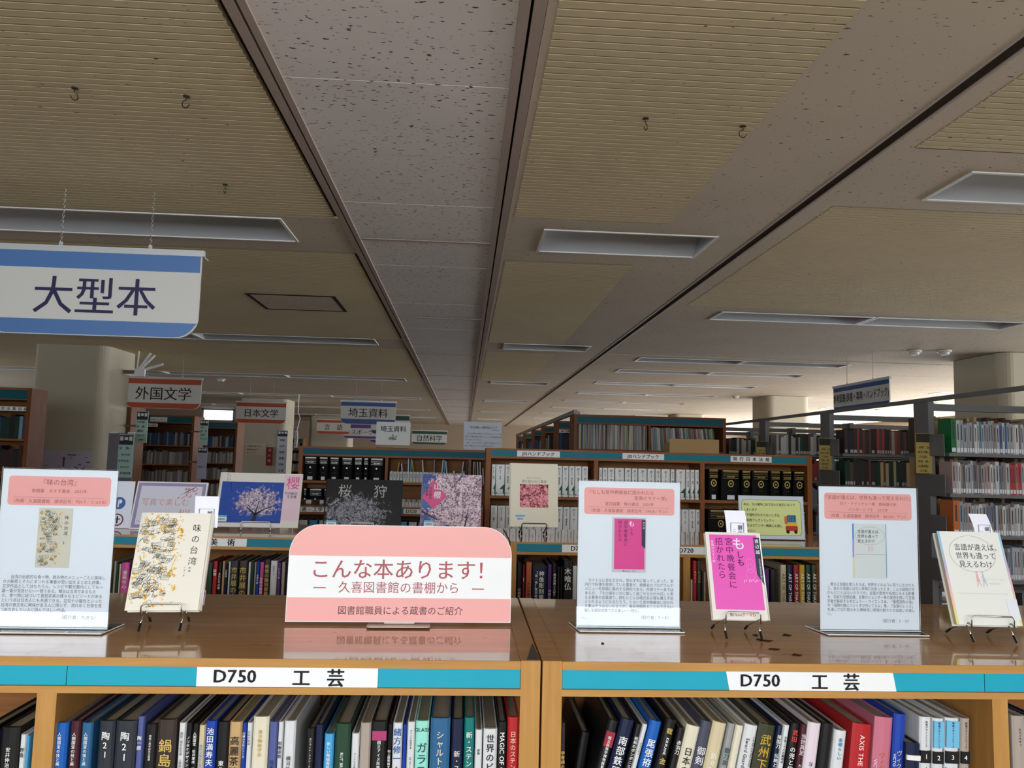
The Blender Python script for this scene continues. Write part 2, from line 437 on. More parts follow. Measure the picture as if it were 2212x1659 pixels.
for (x0, x1, y0, y1) in sorted(fix, key=lambda f: (f[2], abs(f[0]))):
    side = 'w' if x1 < 0 else ('n' if x0 < 1.5 else 'r')
    rows = cnt.setdefault(side, []); ky = round(y0, 2)
    if not rows or rows[-1][0] != ky: rows.append([ky, 0])
    rows[-1][1] += 1; r, k = nth(len(rows)-1), nth(rows[-1][1]-1)
    lab = {'w': '%s unlit ceiling light from the grey centre strip, %s row of the wide ribbed field' % (k, r),
           'n': 'short unlit ceiling light beside the grey centre strip, %s row' % r,
           'r': '%s unlit ceiling light past the dark ceiling joint, %s row' % (k, r)}[side]
    light(x0+.002, x1-.002, y0+.002, y1-.002, False, lab)
t = empty('access_hatch', (-1.49, 6.82, CEIL), label='rectangular access hatch with dark frame in the ribbed ceiling', cat='hatch')
MB().box(-.37, .37, -.35, -.32, -.004, -.0015).box(-.37, .37, .32, .35, -.004, -.0015).box(-.37, -.34, -.32, .32, -.004, -.0015).box(.34, .37, -.32, .32, -.004, -.0015).build('frame', mat((40, 36, 32), .6, .2, key='dark_hatch_frame'), t)
MB().box(-.34, .34, -.32, .32, -.003, -.0015).build('cover', BOARD, t)
HOOK = mat((78, 66, 48), .4, .5, .6, key='dull_brass_hook')
def hook(x, y, rz, label):
    m = MB().lathe([(.0, 0), (.009, 0), (.009, -.003), (.0, -.004)], k=10)
    m.tube([(0, 0, 0), (0, 0, -.012)], .0017, 6)
    m.tube([(.011*math.sin(R(a)), 0, -.023+.011*math.cos(R(a))) for a in range(0, 271, 22)], .0017, 6)
    o = m.build('ceiling_hook', HOOK, None, (x, y, CEIL-.001)); o.rotation_euler.z = rz; o.scale = (1.35,)*3
    tag(o, label, 'hook', 'hooks in the ceiling')
hook(-1.456, 2.81, 1.1, 'small brass hook, edge on, in the ribbed boards above the big blue-banded sign')
hook(-1.066, 2.83, 2.9, 'small brass hook with open curl, closest to the left rail of the centre strip')
hook(.65, 2.825, .9, 'small dark hook midway across the narrow ribbed field')
hook(1.038, 2.85, 3.0, 'small dark hook at the ends of the ribs of the narrow field')
hook(-1.213, 3.79, 1.5, 'tiny dark hook above the edge of the first recessed light')
DET = mat((206, 200, 194), .5, .4, key='detector_plastic')
for x, y, lab in ((4.99, 8.35, 'white smoke detector on the ceiling, the one farther from the cream column'), (5.29, 8.28, 'white smoke detector on the ceiling, next to the cream column'),
                  (5.26, 14.9, 'small white smoke detector beside the far cream column'), (-4.5, 14.5, 'white smoke detector above the brown bookcases')):
    o = MB().lathe([(.0, 0), (.075, 0), (.075, -.018), (.055, -.022), (.05, -.045), (.035, -.05), (.0, -.05)], k=18).build('smoke_detector', DET, None, (x, y, CEIL-.002))
    tag(o, lab, 'smoke detector', 'smoke detectors')
# ---------------------------------------------------------------- hanging signs
ALU = mat((205, 210, 214), .35, .5, .2, key='pale_aluminium')
def hsign(x0, x1, Y, z0, z1, bands, text, tcol, tsize, label, rot=0, wires=True, chain=False, cxs=None, board=(214, 214, 210), tz=None):
    w = x1-x0; h = z1-z0
    t = empty('hanging_sign', ((x0+x1)/2, Y, z0), (0, 0, rot), label, 'sign', 'hanging section signs')
    r = min(.11, h*.24); ins = .012
    MB().prism(rrect(-w/2+ins, w/2-ins, 0, h-.02, r, 'ab'), -.006, .006).build('board', mat(board, .4, .4, key='sign_board'), t)
    b0, b1 = bands[:2]; bc = mat(bands[2], .4, .4, key='sign_band')
    pts = [p for p in rrect(-w/2+ins+.004, w/2-ins-.004, .004, h-.02, r, 'ab') if p[1] < b0]+[(w/2-ins-.004, b0), (-w/2+ins+.004, b0)]
    arc = rrect(-w/2+ins+.004, w/2-ins-.004, .004, h-.02, r, 'ab')
    lo = [p for p in arc if p[1] <= b0]
    # keep the outline counter-clockwise: left arc, right arc, then the straight top
    MB().prism(lo+[(w/2-ins-.004, b0), (-w/2+ins+.004, b0)], -.0075, -.006).build('lower_band', bc, t)
    MB().box(-w/2+ins+.004, w/2-ins-.004, -.0075, -.006, h-.02-b1, h-.02).build('upper_band', bc, t)
    MB().box(-w/2, w/2, -.011, .011, h-.03, h).box(-w/2, w/2, -.013, -.011, h-.012, h).build('top_rail', ALU, t)
    tb = TB()
    tb.line(text, 0 if not chain else .008, (b0+h-.02-b1)/2-.38*tsize if tz is None else tz, tsize, 'c', 2, -.0082)
    tb.build(t, mat(tcol, .5, .3, key='sign_ink'))
    L = CEIL-z1
    for cx in (cxs or (-w*.23, w*.23)):
        if chain:
            m = MB(); n = 22; s = L/n
            for i in range(n):
                zc = h+s*(i+.5); a, b = .0042, s*.62
                pth = []
                for q in range(9):
                    an = 2*math.pi*q/8; u = a*math.cos(an); v = b*math.sin(an)
                    pth.append((cx+(u if i % 2 else 0), (0 if i % 2 else u), zc+v))
                m.tube(pth, .0014, 5, caps=False)
            m.build('chain', mat((150, 148, 136), .3, .5, .7, key='chain_steel'), t)
        else: MB().tube([(cx, 0, h), (cx, 0, h+L)], .0028, 5).build('hanging_wire', mat((150, 150, 150), .4, .5, key='thin_wire'), t)
        MB().box(cx-.008, cx+.008, -.004, .004, h, h+.02).build('clip', ALU, t)
    return t
t = hsign(-2.402, -1.345, 3.95, 2.09, 2.54, (.077, .094, (82, 124, 184)), '大型本', (44, 42, 84), .202, 'large white hanging sign with blue bands, nearest the reader', chain=True, cxs=(-.18, .258), tz=.124)
o = MB().tube([(.53, 0, .42), (.54, -.01, .41), (.548, 0, .402)], .003, 5).build('hook', ALU, t)
RED, BLUE, VIO, GRN = (186, 84, 58), (52, 86, 150), (104, 72, 140), (44, 84, 72)
hsign(-4.66, -3.63, 10.9, 2.085, 2.52, (.075, .08, RED), '外国文学', (30, 30, 32), .19, 'grey hanging sign with red bands overlapping the thick cream column')
hsign(-4.36, -3.40, 15, 2.06, 2.475, (.075, .08, RED), '日本文学', (30, 30, 32), .165, 'grey hanging sign with red bands over a dark wall, second from the thick column')
hsign(-2.24, -1.245, 14, 2.06, 2.48, (.09, .08, BLUE), '埼玉資料', (24, 26, 40), .175, 'grey hanging sign with blue bands above the white plant card')
hsign(-4.16, -3.2, 22, 2.06, 2.475, (.075, .08, RED), '言　語', (30, 30, 50), .17, 'small distant hanging sign with red bands, two spaced characters')
hsign(-3.65, -2.5, 23.5, 1.98, 2.43, (.075, .12, VIO), 'スポーツ', (30, 30, 50), .17, 'distant hanging sign with violet bands partly behind the red-banded one')
hsign(-3.1, -1.95, 25.5, 1.9, 2.36, (.09, .09, VIO), '芸　術', (30, 30, 50), .17, 'farthest hanging sign with violet bands, mostly hidden by the white card')
hsign(-2.3, -1.35, 19, 2.02, 2.5, (.09, .12, GRN), '社会科学', (30, 30, 50), .17, 'distant hanging sign with dark green bands, only its last character showing')
hsign(-1.65, -.55, 24, 1.86, 2.3, (.07, .1, GRN), '自然科学', (20, 24, 40), .2, 'distant hanging sign with green bands beside the white plant card')
t = hsign(8.08-4.55-3.53, 9.38-8.08, 0, 2.19, 2.51, (.058, .058, BLUE), '', (20, 22, 30), .1, 'blue-banded hanging sign turned sideways above the grey stacks')
t.location = (4.55, 8.73, 2.19); t.rotation_euler = (0, 0, R(-90))
TB().line('参考図書(辞書・事典・ハンドブック)', 0, .115, .115, 'c', 1, -.0082, sx=.66).build(t, mat((20, 22, 34), .5, .3, key='sign_ink'))
# ================================================================ BOOKCASES
def label_strip(parent, x0, x1, z0, z1, y, text_fn, name='shelf_label', shear=0.0, m=None):
    o = MB().prism([(x0+shear, z0), (x1+shear, z0), (x1, z1), (x0, z1)], y-.0016, y).build(name, m or WHITE, parent)
    tb = TB(); text_fn(tb, y-.0022); tb.build(o, INK)
    return o
def low_case(name, X0, X1, Yf, Yb, divs, label, zt=1.2, zb=(1.186, 1.154, 1.143), shelves=(.80, .42, .08), post=.033, cards=None, teal=TEAL, mx=WOODX, mz=WOODZ, top=TOPM, inner=INNER):
    o = empty(name, (X0, Yf, 0), label=label, cat='bookcase'); W_ = X1-X0; D = Yb-Yf
    for a in (0, W_-post): MB().box(a, a+post, 0, D, 0, zt).build('end_panel', mz, o)
    MB().box(post+.0006, W_-post-.0006, .002, D, zb[0], zt-.0006).build('top_board', top, o)
    MB().box(post+.0004, W_-post-.0004, 0, .002, zb[0], zt-.0004).build('front_edging', mx, o)
    # caps of the end panels share the varnish of the top
    for a in (0, W_-post): MB().box(a+.0008, a+post-.0008, .0008, D, zt, zt+.0006).build('panel_cap', top, o)
    for s in (0, 1):
        y0, y1 = (.004, .012) if s == 0 else (D-.012, D-.004)
        MB().box(post, W_-post, y0+.004, y1+.004 if s == 0 else y1, zb[1], zb[0]).build('header_board', inner, o)
    MB().box(post, W_-post, 0, D, zb[2], zb[1]).build('header_rail', mx, o)
    MB().box(post, W_-post, D/2-.008, D/2+.008, .08, zb[2]).build('back_panel', inner, o)
    for d0, d1 in divs: MB().box(d0-X0, d1-X0, .001, D-.001, .08, zb[2]).build('divider', mz, o)
    for z in shelves: MB().box(post, W_-post, .004, D-.004, z-.018, z-.0002).build('shelf_board', mx, o)
    xs = [post]+[c-X0 for c in (cards or [])]+[W_-post]
    for a, b in zip(xs, xs[1:]): MB().box(a+.0006, b-.0006, .0035, .0045, zb[1]+.0006, zb[0]-.0006).build('header_card', teal, o)
    return o
def tall_case(name, X0, X1, Yf, depth, zt, divs, shelves, label, hd=(.015, .055, .07), post=.035, teal=TEAL_DIMMEST, mx=DWOODX, mz=DWOODZ, inner=INNER, cat='bookcase', back=True, group=None):
    o = empty(name, (X0, Yf, 0), label=label, cat=cat, group=group); W_ = X1-X0
    for a in (0, W_-post): MB().box(a, a+post, 0, depth, 0, zt).build('end_panel', mz, o)
    MB().box(post, W_-post, 0, depth, zt-hd[0], zt).build('top_board', mx, o)
    MB().box(post, W_-post, .004, .012, zt-hd[1], zt-hd[0]).build('header_card', teal, o)
    MB().box(post, W_-post, 0, depth, zt-hd[2], zt-hd[1]).build('header_rail', mx, o)
    if back: MB().box(post, W_-post, depth-.012, depth-.002, .08, zt-hd[2]).build('back_panel', inner, o)
    for d0, d1 in divs: MB().box(d0-X0, d1-X0, .001, depth-.014, .08, zt-hd[2]).build('divider', mz, o)
    for z in shelves: MB().box(post, W_-post, .003, depth-.013, z-.02, z-.0002).build('shelf_board', mx, o)
    return o
# --- front row, reader's side
caseA = low_case('low_bookcase', -1.47, .1375, 1.338, 1.92, [(-.677, -.646)], 'light oak low bookcase that carries the pink title sign', cards=[-.634])
label_strip(caseA, -.427+1.47, -.133+1.47, 1.1545, 1.1865, .0034, lambda t, y: (t.line('D750', 1.069, 1.1615, .0285, bold=3, y=y, sx=1.05), t.line('工', 1.197, 1.1585, .0300, bold=3, y=y), t.line('芸', 1.253, 1.1585, .0300, bold=3, y=y)))
caseB = low_case('low_bookcase', .1412, 1.74, 1.338, 1.92, [(.924, .952)], 'light oak low bookcase that carries the magenta book on an easel', cards=[.913])
label_strip(caseB, .455-.1412, .748-.1412, 1.1545, 1.1865, .0034, lambda t, y: (t.line('D750', .3375, 1.1615, .0285, bold=3, y=y, sx=1.05), t.line('工', .462, 1.1585, .0300, bold=3, y=y), t.line('芸', .518, 1.1585, .0300, bold=3, y=y)), shear=.006)
# --- second row
ZB2 = (1.192, 1.161, 1.149)
caseC = low_case('low_bookcase', -2.2, .190, 3.185, 3.76, [(-1.42, -1.39), (-.60, -.57)], 'low bookcase in the second row carrying the dark and blue blossom books', zb=ZB2, teal=TEAL_DIM, post=.028)
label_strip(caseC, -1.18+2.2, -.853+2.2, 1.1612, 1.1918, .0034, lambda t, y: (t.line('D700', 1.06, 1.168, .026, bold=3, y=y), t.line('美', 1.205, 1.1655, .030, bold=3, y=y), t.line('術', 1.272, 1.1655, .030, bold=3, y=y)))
caseD = low_case('low_bookcase', .195, 1.69, 3.185, 3.76, [(.905, .934)], 'low bookcase in the second row carrying the cream blossom book and the yellow-green notice', zb=ZB2, teal=TEAL_DIM, post=.026)
for a, b, s in ((.405, .70, 'D710'), (.758, 1.02, '')):
    if s: label_strip(caseD, a-.195, b-.195, 1.1612, 1.1918, .0034, lambda t, y: (t.line('D710', .245, 1.168, .0262, bold=3, y=y), t.line('彫刻', .36, 1.1655, .030, bold=3, y=y)))
    else: label_strip(caseD, .62, .845, 1.1612, 1.1918, .0034, lambda t, y: t.line('D720', .690, 1.168, .0262, bold=3, y=y))
# --- third row, left: counter and the case of binders behind it
caseE = low_case('low_bookcase', -1.62, .13, 5.12, 5.76, [(-.85, -.82)], 'low bookcase in the third row between the blossom books and the black binders', zb=(1.19, 1.158, 1.143), teal=TEAL_DIM, post=.028, mx=DWOODX, mz=DWOODZ, shelves=(.86, .46, .08))
label_strip(caseE, .42, .98, 1.1585, 1.1898, .0034, lambda t, y: t.line('D500 技術・工学', .453, 1.1635, .031, bold=3, y=y, track=.1))
label_strip(caseE, 1.235, 1.36, 1.1585, 1.1898, .0034, lambda t, y: t.line('D520', 1.25, 1.1645, .030, bold=3, y=y))
caseF = tall_case('bookcase', -1.505, .80, 7.2, .3, 1.595, [(-.724, -.699), (.036, .061)], [1.285, 1.0, .7, .4, .08], 'brown bookcase with a dimmed teal header holding black binders and thin pamphlets', teal=mat((18, 96, 114), .6, .3, key='teal_card_dimmed_third'), hd=(.018, .07, .087))  # header teal darkened to paint in the dimmer light back here
caseG = tall_case('bookcase', .147, 2.457, 5.4, .3, 1.6, [(.900, .930), (1.653, 1.683)], [1.275, .995, .7, .4, .08], 'brown bookcase with three white header labels full of standards handbooks', teal=mat((24, 122, 138), .6, .3, key='teal_card_dimmed_handbooks'), hd=(.013, .055, .071))  # header teal toned down for distance from the window light
def _hl(x0, x1, s, tr):
    label_strip(caseG, x0-.147, x1-.147, 1.5455, 1.587, .004, lambda t, y: t.line(s, (x0+x1)/2-.147, 1.555, .030, 'c', 3, y, track=tr), name='header_label')
_hl(.362, .66, 'JISハンドブック', .06); _hl(1.10, 1.395, 'JISハンドブック', .06); _hl(1.87, 2.165, '現行日本法規', .55)
# --- magazine case and the cases in line behind it
MSH = [1.645, 1.34, 1.02, .7, .4, .08]
cols = ['first', 'second', 'third', 'fourth', 'fifth', 'sixth']
for k, Y in enumerate((8.0, 9.55, 11.2, 12.9, 14.8, 16.8)):
    lab = 'dark brown bookcase with a dimmed teal header full of magazines' if k == 0 else 'brown bookcase in the line behind the magazine case, %s from it' % cols[k-1]
    c = tall_case('bookcase', 1.12, 2.72, Y, .34, 2.0, [(1.90, 1.925)], MSH, lab, hd=(.022, .082, .10), post=.032, mx=DWOODX if k else REDW, mz=REDW, group=None)
    if k == 0: label_strip
    if k == 1: label_strip(c, .032, .32, 1.855, 1.895, 0, lambda t, y: t.line('488 鳥類', .05, 1.863, .03, bold=3, y=y))
o = MB().box(1.115, 1.15, 8.0, 17.2, 2.0, 2.045).box(1.15, 1.18, 8.0, 8.06, 2.0, 2.03).build('tie_bar', mat((150, 146, 142), .5, .4, key='pale_bar')); tag(o, 'pale bar tying the tops of the brown bookcases together', 'bar')
# --- bookcases by the thick column
LSH = [1.60, 1.28, .96, .64, .34, .08]
for X0, X1, Y, dp, lab in ((-8.2, -4.56, 10.9, .47, 'brown bookcase with green guide board, half behind the thick column'), (-8.2, -4.56, 13.4, .5, 'brown bookcase with a small essay label below its teal header'),
                           (-8.2, -4.56, 15.9, .5, 'brown bookcase below the bright far window'), (-9, -4.27, 7.9, .30, 'dark brown bookcase at the edge of the picture beside the thick column'),
                           (-9.2, -5.75, 20.0, .45, 'brown bookcase beyond the second cream column'), (-7.6, -4.95, 24.2, .45, 'brown bookcase in the bright gap between two columns')):
    zt = 2.1 if Y < 24 else 1.95
    divs = [(X1-.035-.79*k-.03, X1-.035-.79*k) for k in range(1, 5) if X1-.79*k-.1 > X0]
    c = tall_case('bookcase', X0, X1, Y, dp, zt, divs, LSH, lab, hd=(.02, .12, .135) if Y != 7.9 else (.02, .11, .12), post=.04, mx=DWOODX, mz=REDW, teal=TEAL_DIMMEST)
    if Y == 13.4:
        label_strip(c, 3.64-.73, 3.64-.45, 1.99, 2.065, .004, lambda t, y: t.line('914 エッセイ', 3.05, 2.01, .042, 'c', 1, y))
        label_strip(c, 3.64-.82, 3.64-.6, 1.90, 1.955, 0, lambda t, y: t.line('日本の随筆', 2.93, 1.913, .036, 'c', 1, y))
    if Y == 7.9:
        label_strip(c, 4.0, 4.69, 1.872, 1.915, 0, lambda t, y: t.line('文学全集目録', 4.55, 1.88, .036, 'c', 1, y, track=.5), name='bright_gap_strip')  # white strip stands in for the bright gap under the header
# far low cases beyond the binders
for X0, X1, Y, zt, lab in ((-3.9, -2.9, 19, 1.75, 'small far bookcase under the violet-banded signs'), (-2.6, -.4, 16.5, 1.68, 'far low bookcase just over the teal header, behind the white plant card'), (.2, 1.0, 13.5, 1.72, 'far low bookcase beside the printed notice')):
    tall_case('bookcase', X0, X1, Y, .3, zt-.12, [], [zt-.14-.24], lab, post=.03)
# --- grey steel stacks
SX0, SX1 = 3.09, 7.6
SS = [1.637, 1.375, 1.112, .832, .55, .10]
YS = [5.03, 6.45, 7.87, 9.3, 10.7]
LABW = ['nearest the reader', 'second from the reader', 'third from the reader', 'fourth from the reader', 'last of the line']
for k, Y in enumerate(YS):
    o = empty('steel_stack', (SX0, Y, 0), label='grey steel book stack, %s, with its end upright showing' % LABW[k], cat='book stack')
    for x in (0, .9, 1.8, 2.7, 3.6, 4.5): MB().box(x, x+.04, 0, .17, 0, 1.98).build('upright', STEEL, o)
    MB().box(.04, 4.5, .06, .10, 1.925, 1.97).build('top_beam', STEEL, o)
    for z in SS:
        for ya, yb in ((-.17, 0), (.17, .34)):
            MB().box(.03, 4.52, ya, yb, z-.022, z-.0002).build('shelf_board', STEEL, o)
    for z in SS[:4]:
        m = MB(); m.prismz([(-.004, -.17), (0, -.17), (0, 0), (-.004, 0)], z-.02, z+.12); m.build('end_bracket', STEEL, o)
    p = MB().box(-.098, .012, -.012, -.004, 1.50, 1.765).build('guide_plate', mat((168, 148, 84), .4, .4, key='mustard_plate'), o)
    MB().box(-.096, .01, -.0135, -.012, 1.705, 1.762).build('plate_header', mat((48, 44, 36), .5, .3, key='dark_plate'), p)
    tb = TB(); zz = 1.68
    for s in ('◂辞典　目録', '統計年鑑▸', '人名録▸', '地図　帳▸', '白書便覧▸', '法令集▸'):
        tb.line(s, -.043, zz-.015, .017, 'c', 1, -.0128); zz -= .031
    tb.build(p, INK)
o = MB().box(SX0-.005, SX0+.03, 1.0, 12.6, 1.98, 2.006).build('tie_bar', STEEL); tag(o, 'long grey steel bar tying the tops of the steel stacks', 'bar')
# ================================================================ BOOKS
GOLD = (206, 178, 96)
def book_mesh(w, h, d, cm, bow=.004):
    """hard cover: bowed spine and two boards"""
    m = MB(); t = min(.0022, w*.2); k = 4
    out = [(w/2+(w/2)*math.cos(R(180+180*i/k)), -bow*math.sin(R(180*i/k))) for i in range(k+1)]
    inn = [(w-t, t), (t, t)]
    m.prismz([(x, y) for x, y in out]+inn, 0, h)
    m.box(0, t, t, d, 0, h); m.box(w-t, w, t, d, 0, h)
    return m
def shelf_book(X, Yf, z0, w, h, d, col, label, lean=0, group=None, title=(), parts=True, sticker=True, cat='book', name='book', rough=.35, bandcol=None, ymargin=None):
    cm = mat(col, rough, .45, key='book_cloth')
    w0 = w
    m = book_mesh(w, h, d, cm)
    o = m.build(name, cm, None, (X, Yf, z0))
    if lean: o.rotation_euler.y = lean
    tag(o, label, cat, group)
    t = min(.0022, w*.2)
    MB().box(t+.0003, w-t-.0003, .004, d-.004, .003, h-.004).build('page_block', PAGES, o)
    yy = -.0048
    if bandcol:
        for z_a, z_b, c in bandcol: MB().box(.0006, w-.0006, yy, .0, z_a*h, z_b*h).build('spine_band', mat(c, .4, .4, key='spine_band'), o)
    groups = {}
    for s in title: groups.setdefault(s[3], []).append(s)
    for c, L in groups.items():
        tb = TB()
        for kind, txt, size, _, zt in [(q[0], q[1], q[2], q[3], q[4]) for q in L]:
            xo = w/2+([q[5] for q in L if q[1] == txt] or [0])[0]
            if kind == 'v': tb.column(txt, xo, h-zt, size, 1, yy-.0006)
            elif kind == 'd': tb.down(txt, xo, h-zt, size, 1, yy-.0006)
            else: tb.line(txt, xo, h-zt-size, size, 'c', 1, yy-.0006)
        tb.build(o, mat(c, .5, .3, key='print'))
    if sticker:
        s = min(w-.002, .02); MB().box(w/2-s/2, w/2+s/2, yy-.0005, 0, .012, .012+.026).build('call_label', PAPER, o)
    return o
CN = {'blue': (24, 92, 176), 'navy': (22, 32, 62), 'black': (24, 24, 26), 'white': (214, 216, 218), 'cream': (220, 212, 190), 'maroon': (70, 30, 40), 'slate': (44, 50, 58), 'steel blue': (44, 96, 140),
      'violet-blue': (82, 92, 150), 'tan': (196, 160, 110), 'green': (34, 66, 48), 'mint': (150, 222, 206), 'teal': (16, 116, 112), 'red': (176, 34, 40), 'grey': (150, 152, 152), 'dark brown': (58, 48, 44),
      'olive': (58, 60, 42), 'pink': (196, 112, 132), 'royal blue': (28, 66, 166), 'beige': (206, 192, 158), 'pale pink': (222, 208, 216), 'indigo': (72, 74, 92), 'crimson': (150, 30, 52), 'light blue': (70, 160, 214),
      'yellow': (196, 160, 40), 'orange': (184, 98, 56), 'purple': (92, 52, 120), 'dull brown': (112, 84, 62), 'warm grey': (168, 156, 146), 'magenta': (200, 80, 150)}
def fbook(px0, px1, ytop, colname, title, Yf=1.352, z0=.80, d=.215, lean=0, where='', i=0, group=None, band=None, sticker=False, ref=1600, name=None, parts=True):
    p0 = at(px0, ytop, Yf); p1 = at(px1, ytop, Yf)
    w = max(.004, p1.x-p0.x-.0006); h = (p0.z-z0)
    if lean: h = h/math.cos(lean); X = p0.x-h*math.sin(lean); w = w*math.cos(lean)
    else: X = p0.x
    tl = []
    for q in title:
        q = list(q); 
        if len(q) == 5: q.append(0)
        if q[0] != 'h': q[2] = min(q[2]*(.80 if Yf < 2 else 1.2), w*.86)
        tl.append(tuple(q))
    lab = '%s book, %s' % (name or colname, where % nth(i))
    return shelf_book(X, Yf, z0, w, h, d, CN[colname], lab, lean, group, tl, sticker=sticker, bandcol=band)
WT = (236, 236, 232); BK = (26, 24, 26); GD = GOLD
G1 = 'art books in the front bay under the pink sign'
w1 = '%s from the divider in the bay under the pink sign'
A = [
 (119, 150, 1560, 'blue', [('v', '人間国宝の技と美', .0078, WT, .014)], [(.55, .74, (150, 120, 84))]),
 (155, 177, 1556, 'maroon', [('v', '人間国宝の技と美', .0078, WT, .017)], [(.55, .73, (140, 110, 80))]),
 (179, 203, 1560, 'steel blue', [('v', '人間国宝の技と美', .0078, WT, .014)], [(.55, .74, (150, 120, 84))]),
 (217, 251, 1556, 'slate', [('v', '陶21', .017, WT, .016), ('d', 'Toward', .016, WT, .078)], None),
 (253, 298, 1556, 'slate', [('v', '陶21', .019, WT, .016), ('d', 'Toward', .018, WT, .084)], None),
 (300, 315, 1546, 'violet-blue', [('v', '陶一譜', .009, WT, .03)], None),
 (317, 342, 1563, 'black', [('v', '開館5周年記念企画展', .0048, WT, .016), ('v', '土炎のや', .0095, WT, .075)], None),
 (343, 384, 1553, 'dark brown', [('v', '鍋島焼', .027, GD, .03)], None),
 (389, 404, 1560, 'white', [('v', '開館二周年記念展 人間国宝と', .0055, (110, 110, 110), .014)], None),
 (405, 418, 1560, 'black', [('v', 'ノリタケデザイン100年の', .0072, WT, .02)], None),
 (419, 431, 1562, 'black', [('v', '人間国宝 松井康成 練上の', .0066, WT, .012)], None),
 (432, 446, 1565, 'beige', [('v', '現代の陶芸と美術', .006, (90, 150, 200), .03)], None),
 (447, 470, 1556, 'royal blue', [('v', '池田満寿夫', .0145, WT, .01)], None),
 (472, 497, 1558, 'black', [('v', '東北・北', .0115, WT, .06)], None),
 (498, 525, 1558, 'tan', [('v', '高麗茶碗', .019, BK, .022)], None),
 (526, 535, 1560, 'royal blue', [('v', '川緑の文化シリーズ', .0055, WT, .014)], None),
 (536, 547, 1560, 'white', [('v', '日本の陶磁', .0055, (120, 120, 120), .012)], None),
 (549, 583, 1547, 'cream', [('v', '東洋陶磁学会', .0085, (190, 160, 90), .02), ('v', '東', .018, (150, 130, 90), .09)], None),
 (584, 602, 1558, 'violet-blue', [('v', '日本美術', .0095, (40, 40, 60), .06)], None),
 (603, 614, 1558, 'white', [('v', '加藤卓男', .0095, BK, .03)], None),
 (616, 641, 1556, 'white', [('v', '横河民輔コ', .0095, (60, 60, 60), .055)], None),
 (665, 682, 1572, 'black', [('v', 'エドウィン・ファン・ドレヘト・コレ', .0052, WT, .014)], None),
 (683, 700, 1564, 'navy', [('v', 'マ・', .012, WT, .075)], None),
 (702, 723, 1584, 'light blue', [('v', '新しい陶磁器絵付', .0072, WT, .012)], None),
 (726, 759, 1562, 'green', [('d', 'RUT BRYK Touch', .0085, WT, .045)], None),
 (761, 778, 1583, 'white', [('v', 'マンドサ王家の陶磁', .005, (90, 90, 90), .03)], None),
 (780, 803, 1560, 'warm grey', [], None),
 (805, 838, 1557, 'black', [('v', '国立アイヌ民族博物館蒐集品', .0078, WT, .03)], [(.90, .95, (172, 60, 110))]),
 (839, 848, 1563, 'black', [('v', '村上康明縄文造形作品集', .006, WT, .04)], None),
 (850, 871, 1560, 'white', [('v', '緒方修一・ス', .0165, (30, 90, 160), .008)], None),
 (872, 880, 1564, 'royal blue', [], None),
 (881, 898, 1558, 'white', [('v', 'ガラスの植物学者', .0046, (90, 90, 90), .012), ('v', 'エミール・ガ', .008, (100, 100, 100), .055)], None),
 (899, 928, 1556, 'mint', [('h', 'GLASS', .0085, (20, 60, 60), .008), ('v', 'ガラス', .0215, (20, 70, 80), .034)], None),
 (931, 974, 1550, 'steel blue', [('v', 'シャルトル大', .0165, (226, 210, 180), .02)], None),
 (977, 1002, 1552, 'navy', [('v', '新・ステン', .0135, (220, 214, 200), .05)], None),
 (1004, 1026, 1549, 'teal', [('v', '新・ステンドグ', .0135, (226, 230, 220), .022)], None),
 (1027, 1043, 1575, 'white', [('v', '装飾', .006, (60, 60, 60), .03)], None),
 (1045, 1075, 1573, 'white', [('v', '世界のビー', .018, BK, .008)], None),
 (1077, 1095, 1558, 'black', [('d', 'MAGIC OF CHIHULY', .0135, WT, .016)], None),
 (1097, 1122, 1548, 'red', [('v', '日本のステン', .0125, (226, 190, 170), .022)], None)]
for i, (a, b, yt, c, ti, bd) in enumerate(A): fbook(a, b, yt, c, ti, where=w1, i=i, group=G1, band=bd, d=.205+.02*random.random())
for i, (a, b, yt, c, ti) in enumerate([(-40, -12, 1572, 'black', []), (-11, 2, 1580, 'navy', []), (5, 46, 1570, 'black', [('v', '安井仲治写真集', .0095, WT, .03)]), (47, 60, 1585, 'white', [('v', '野鳥', .019, BK, .02)]), (61, 68, 1588, 'light blue', [])]):
    fbook(a, b, yt, c, ti, where='%s in the bay cut by the picture edge', i=i, group='art books in the bay cut by the picture edge', d=.2)
G2 = 'leaning art books in the front bay under the magenta book'; w2 = '%s leaning in the bay under the magenta book'
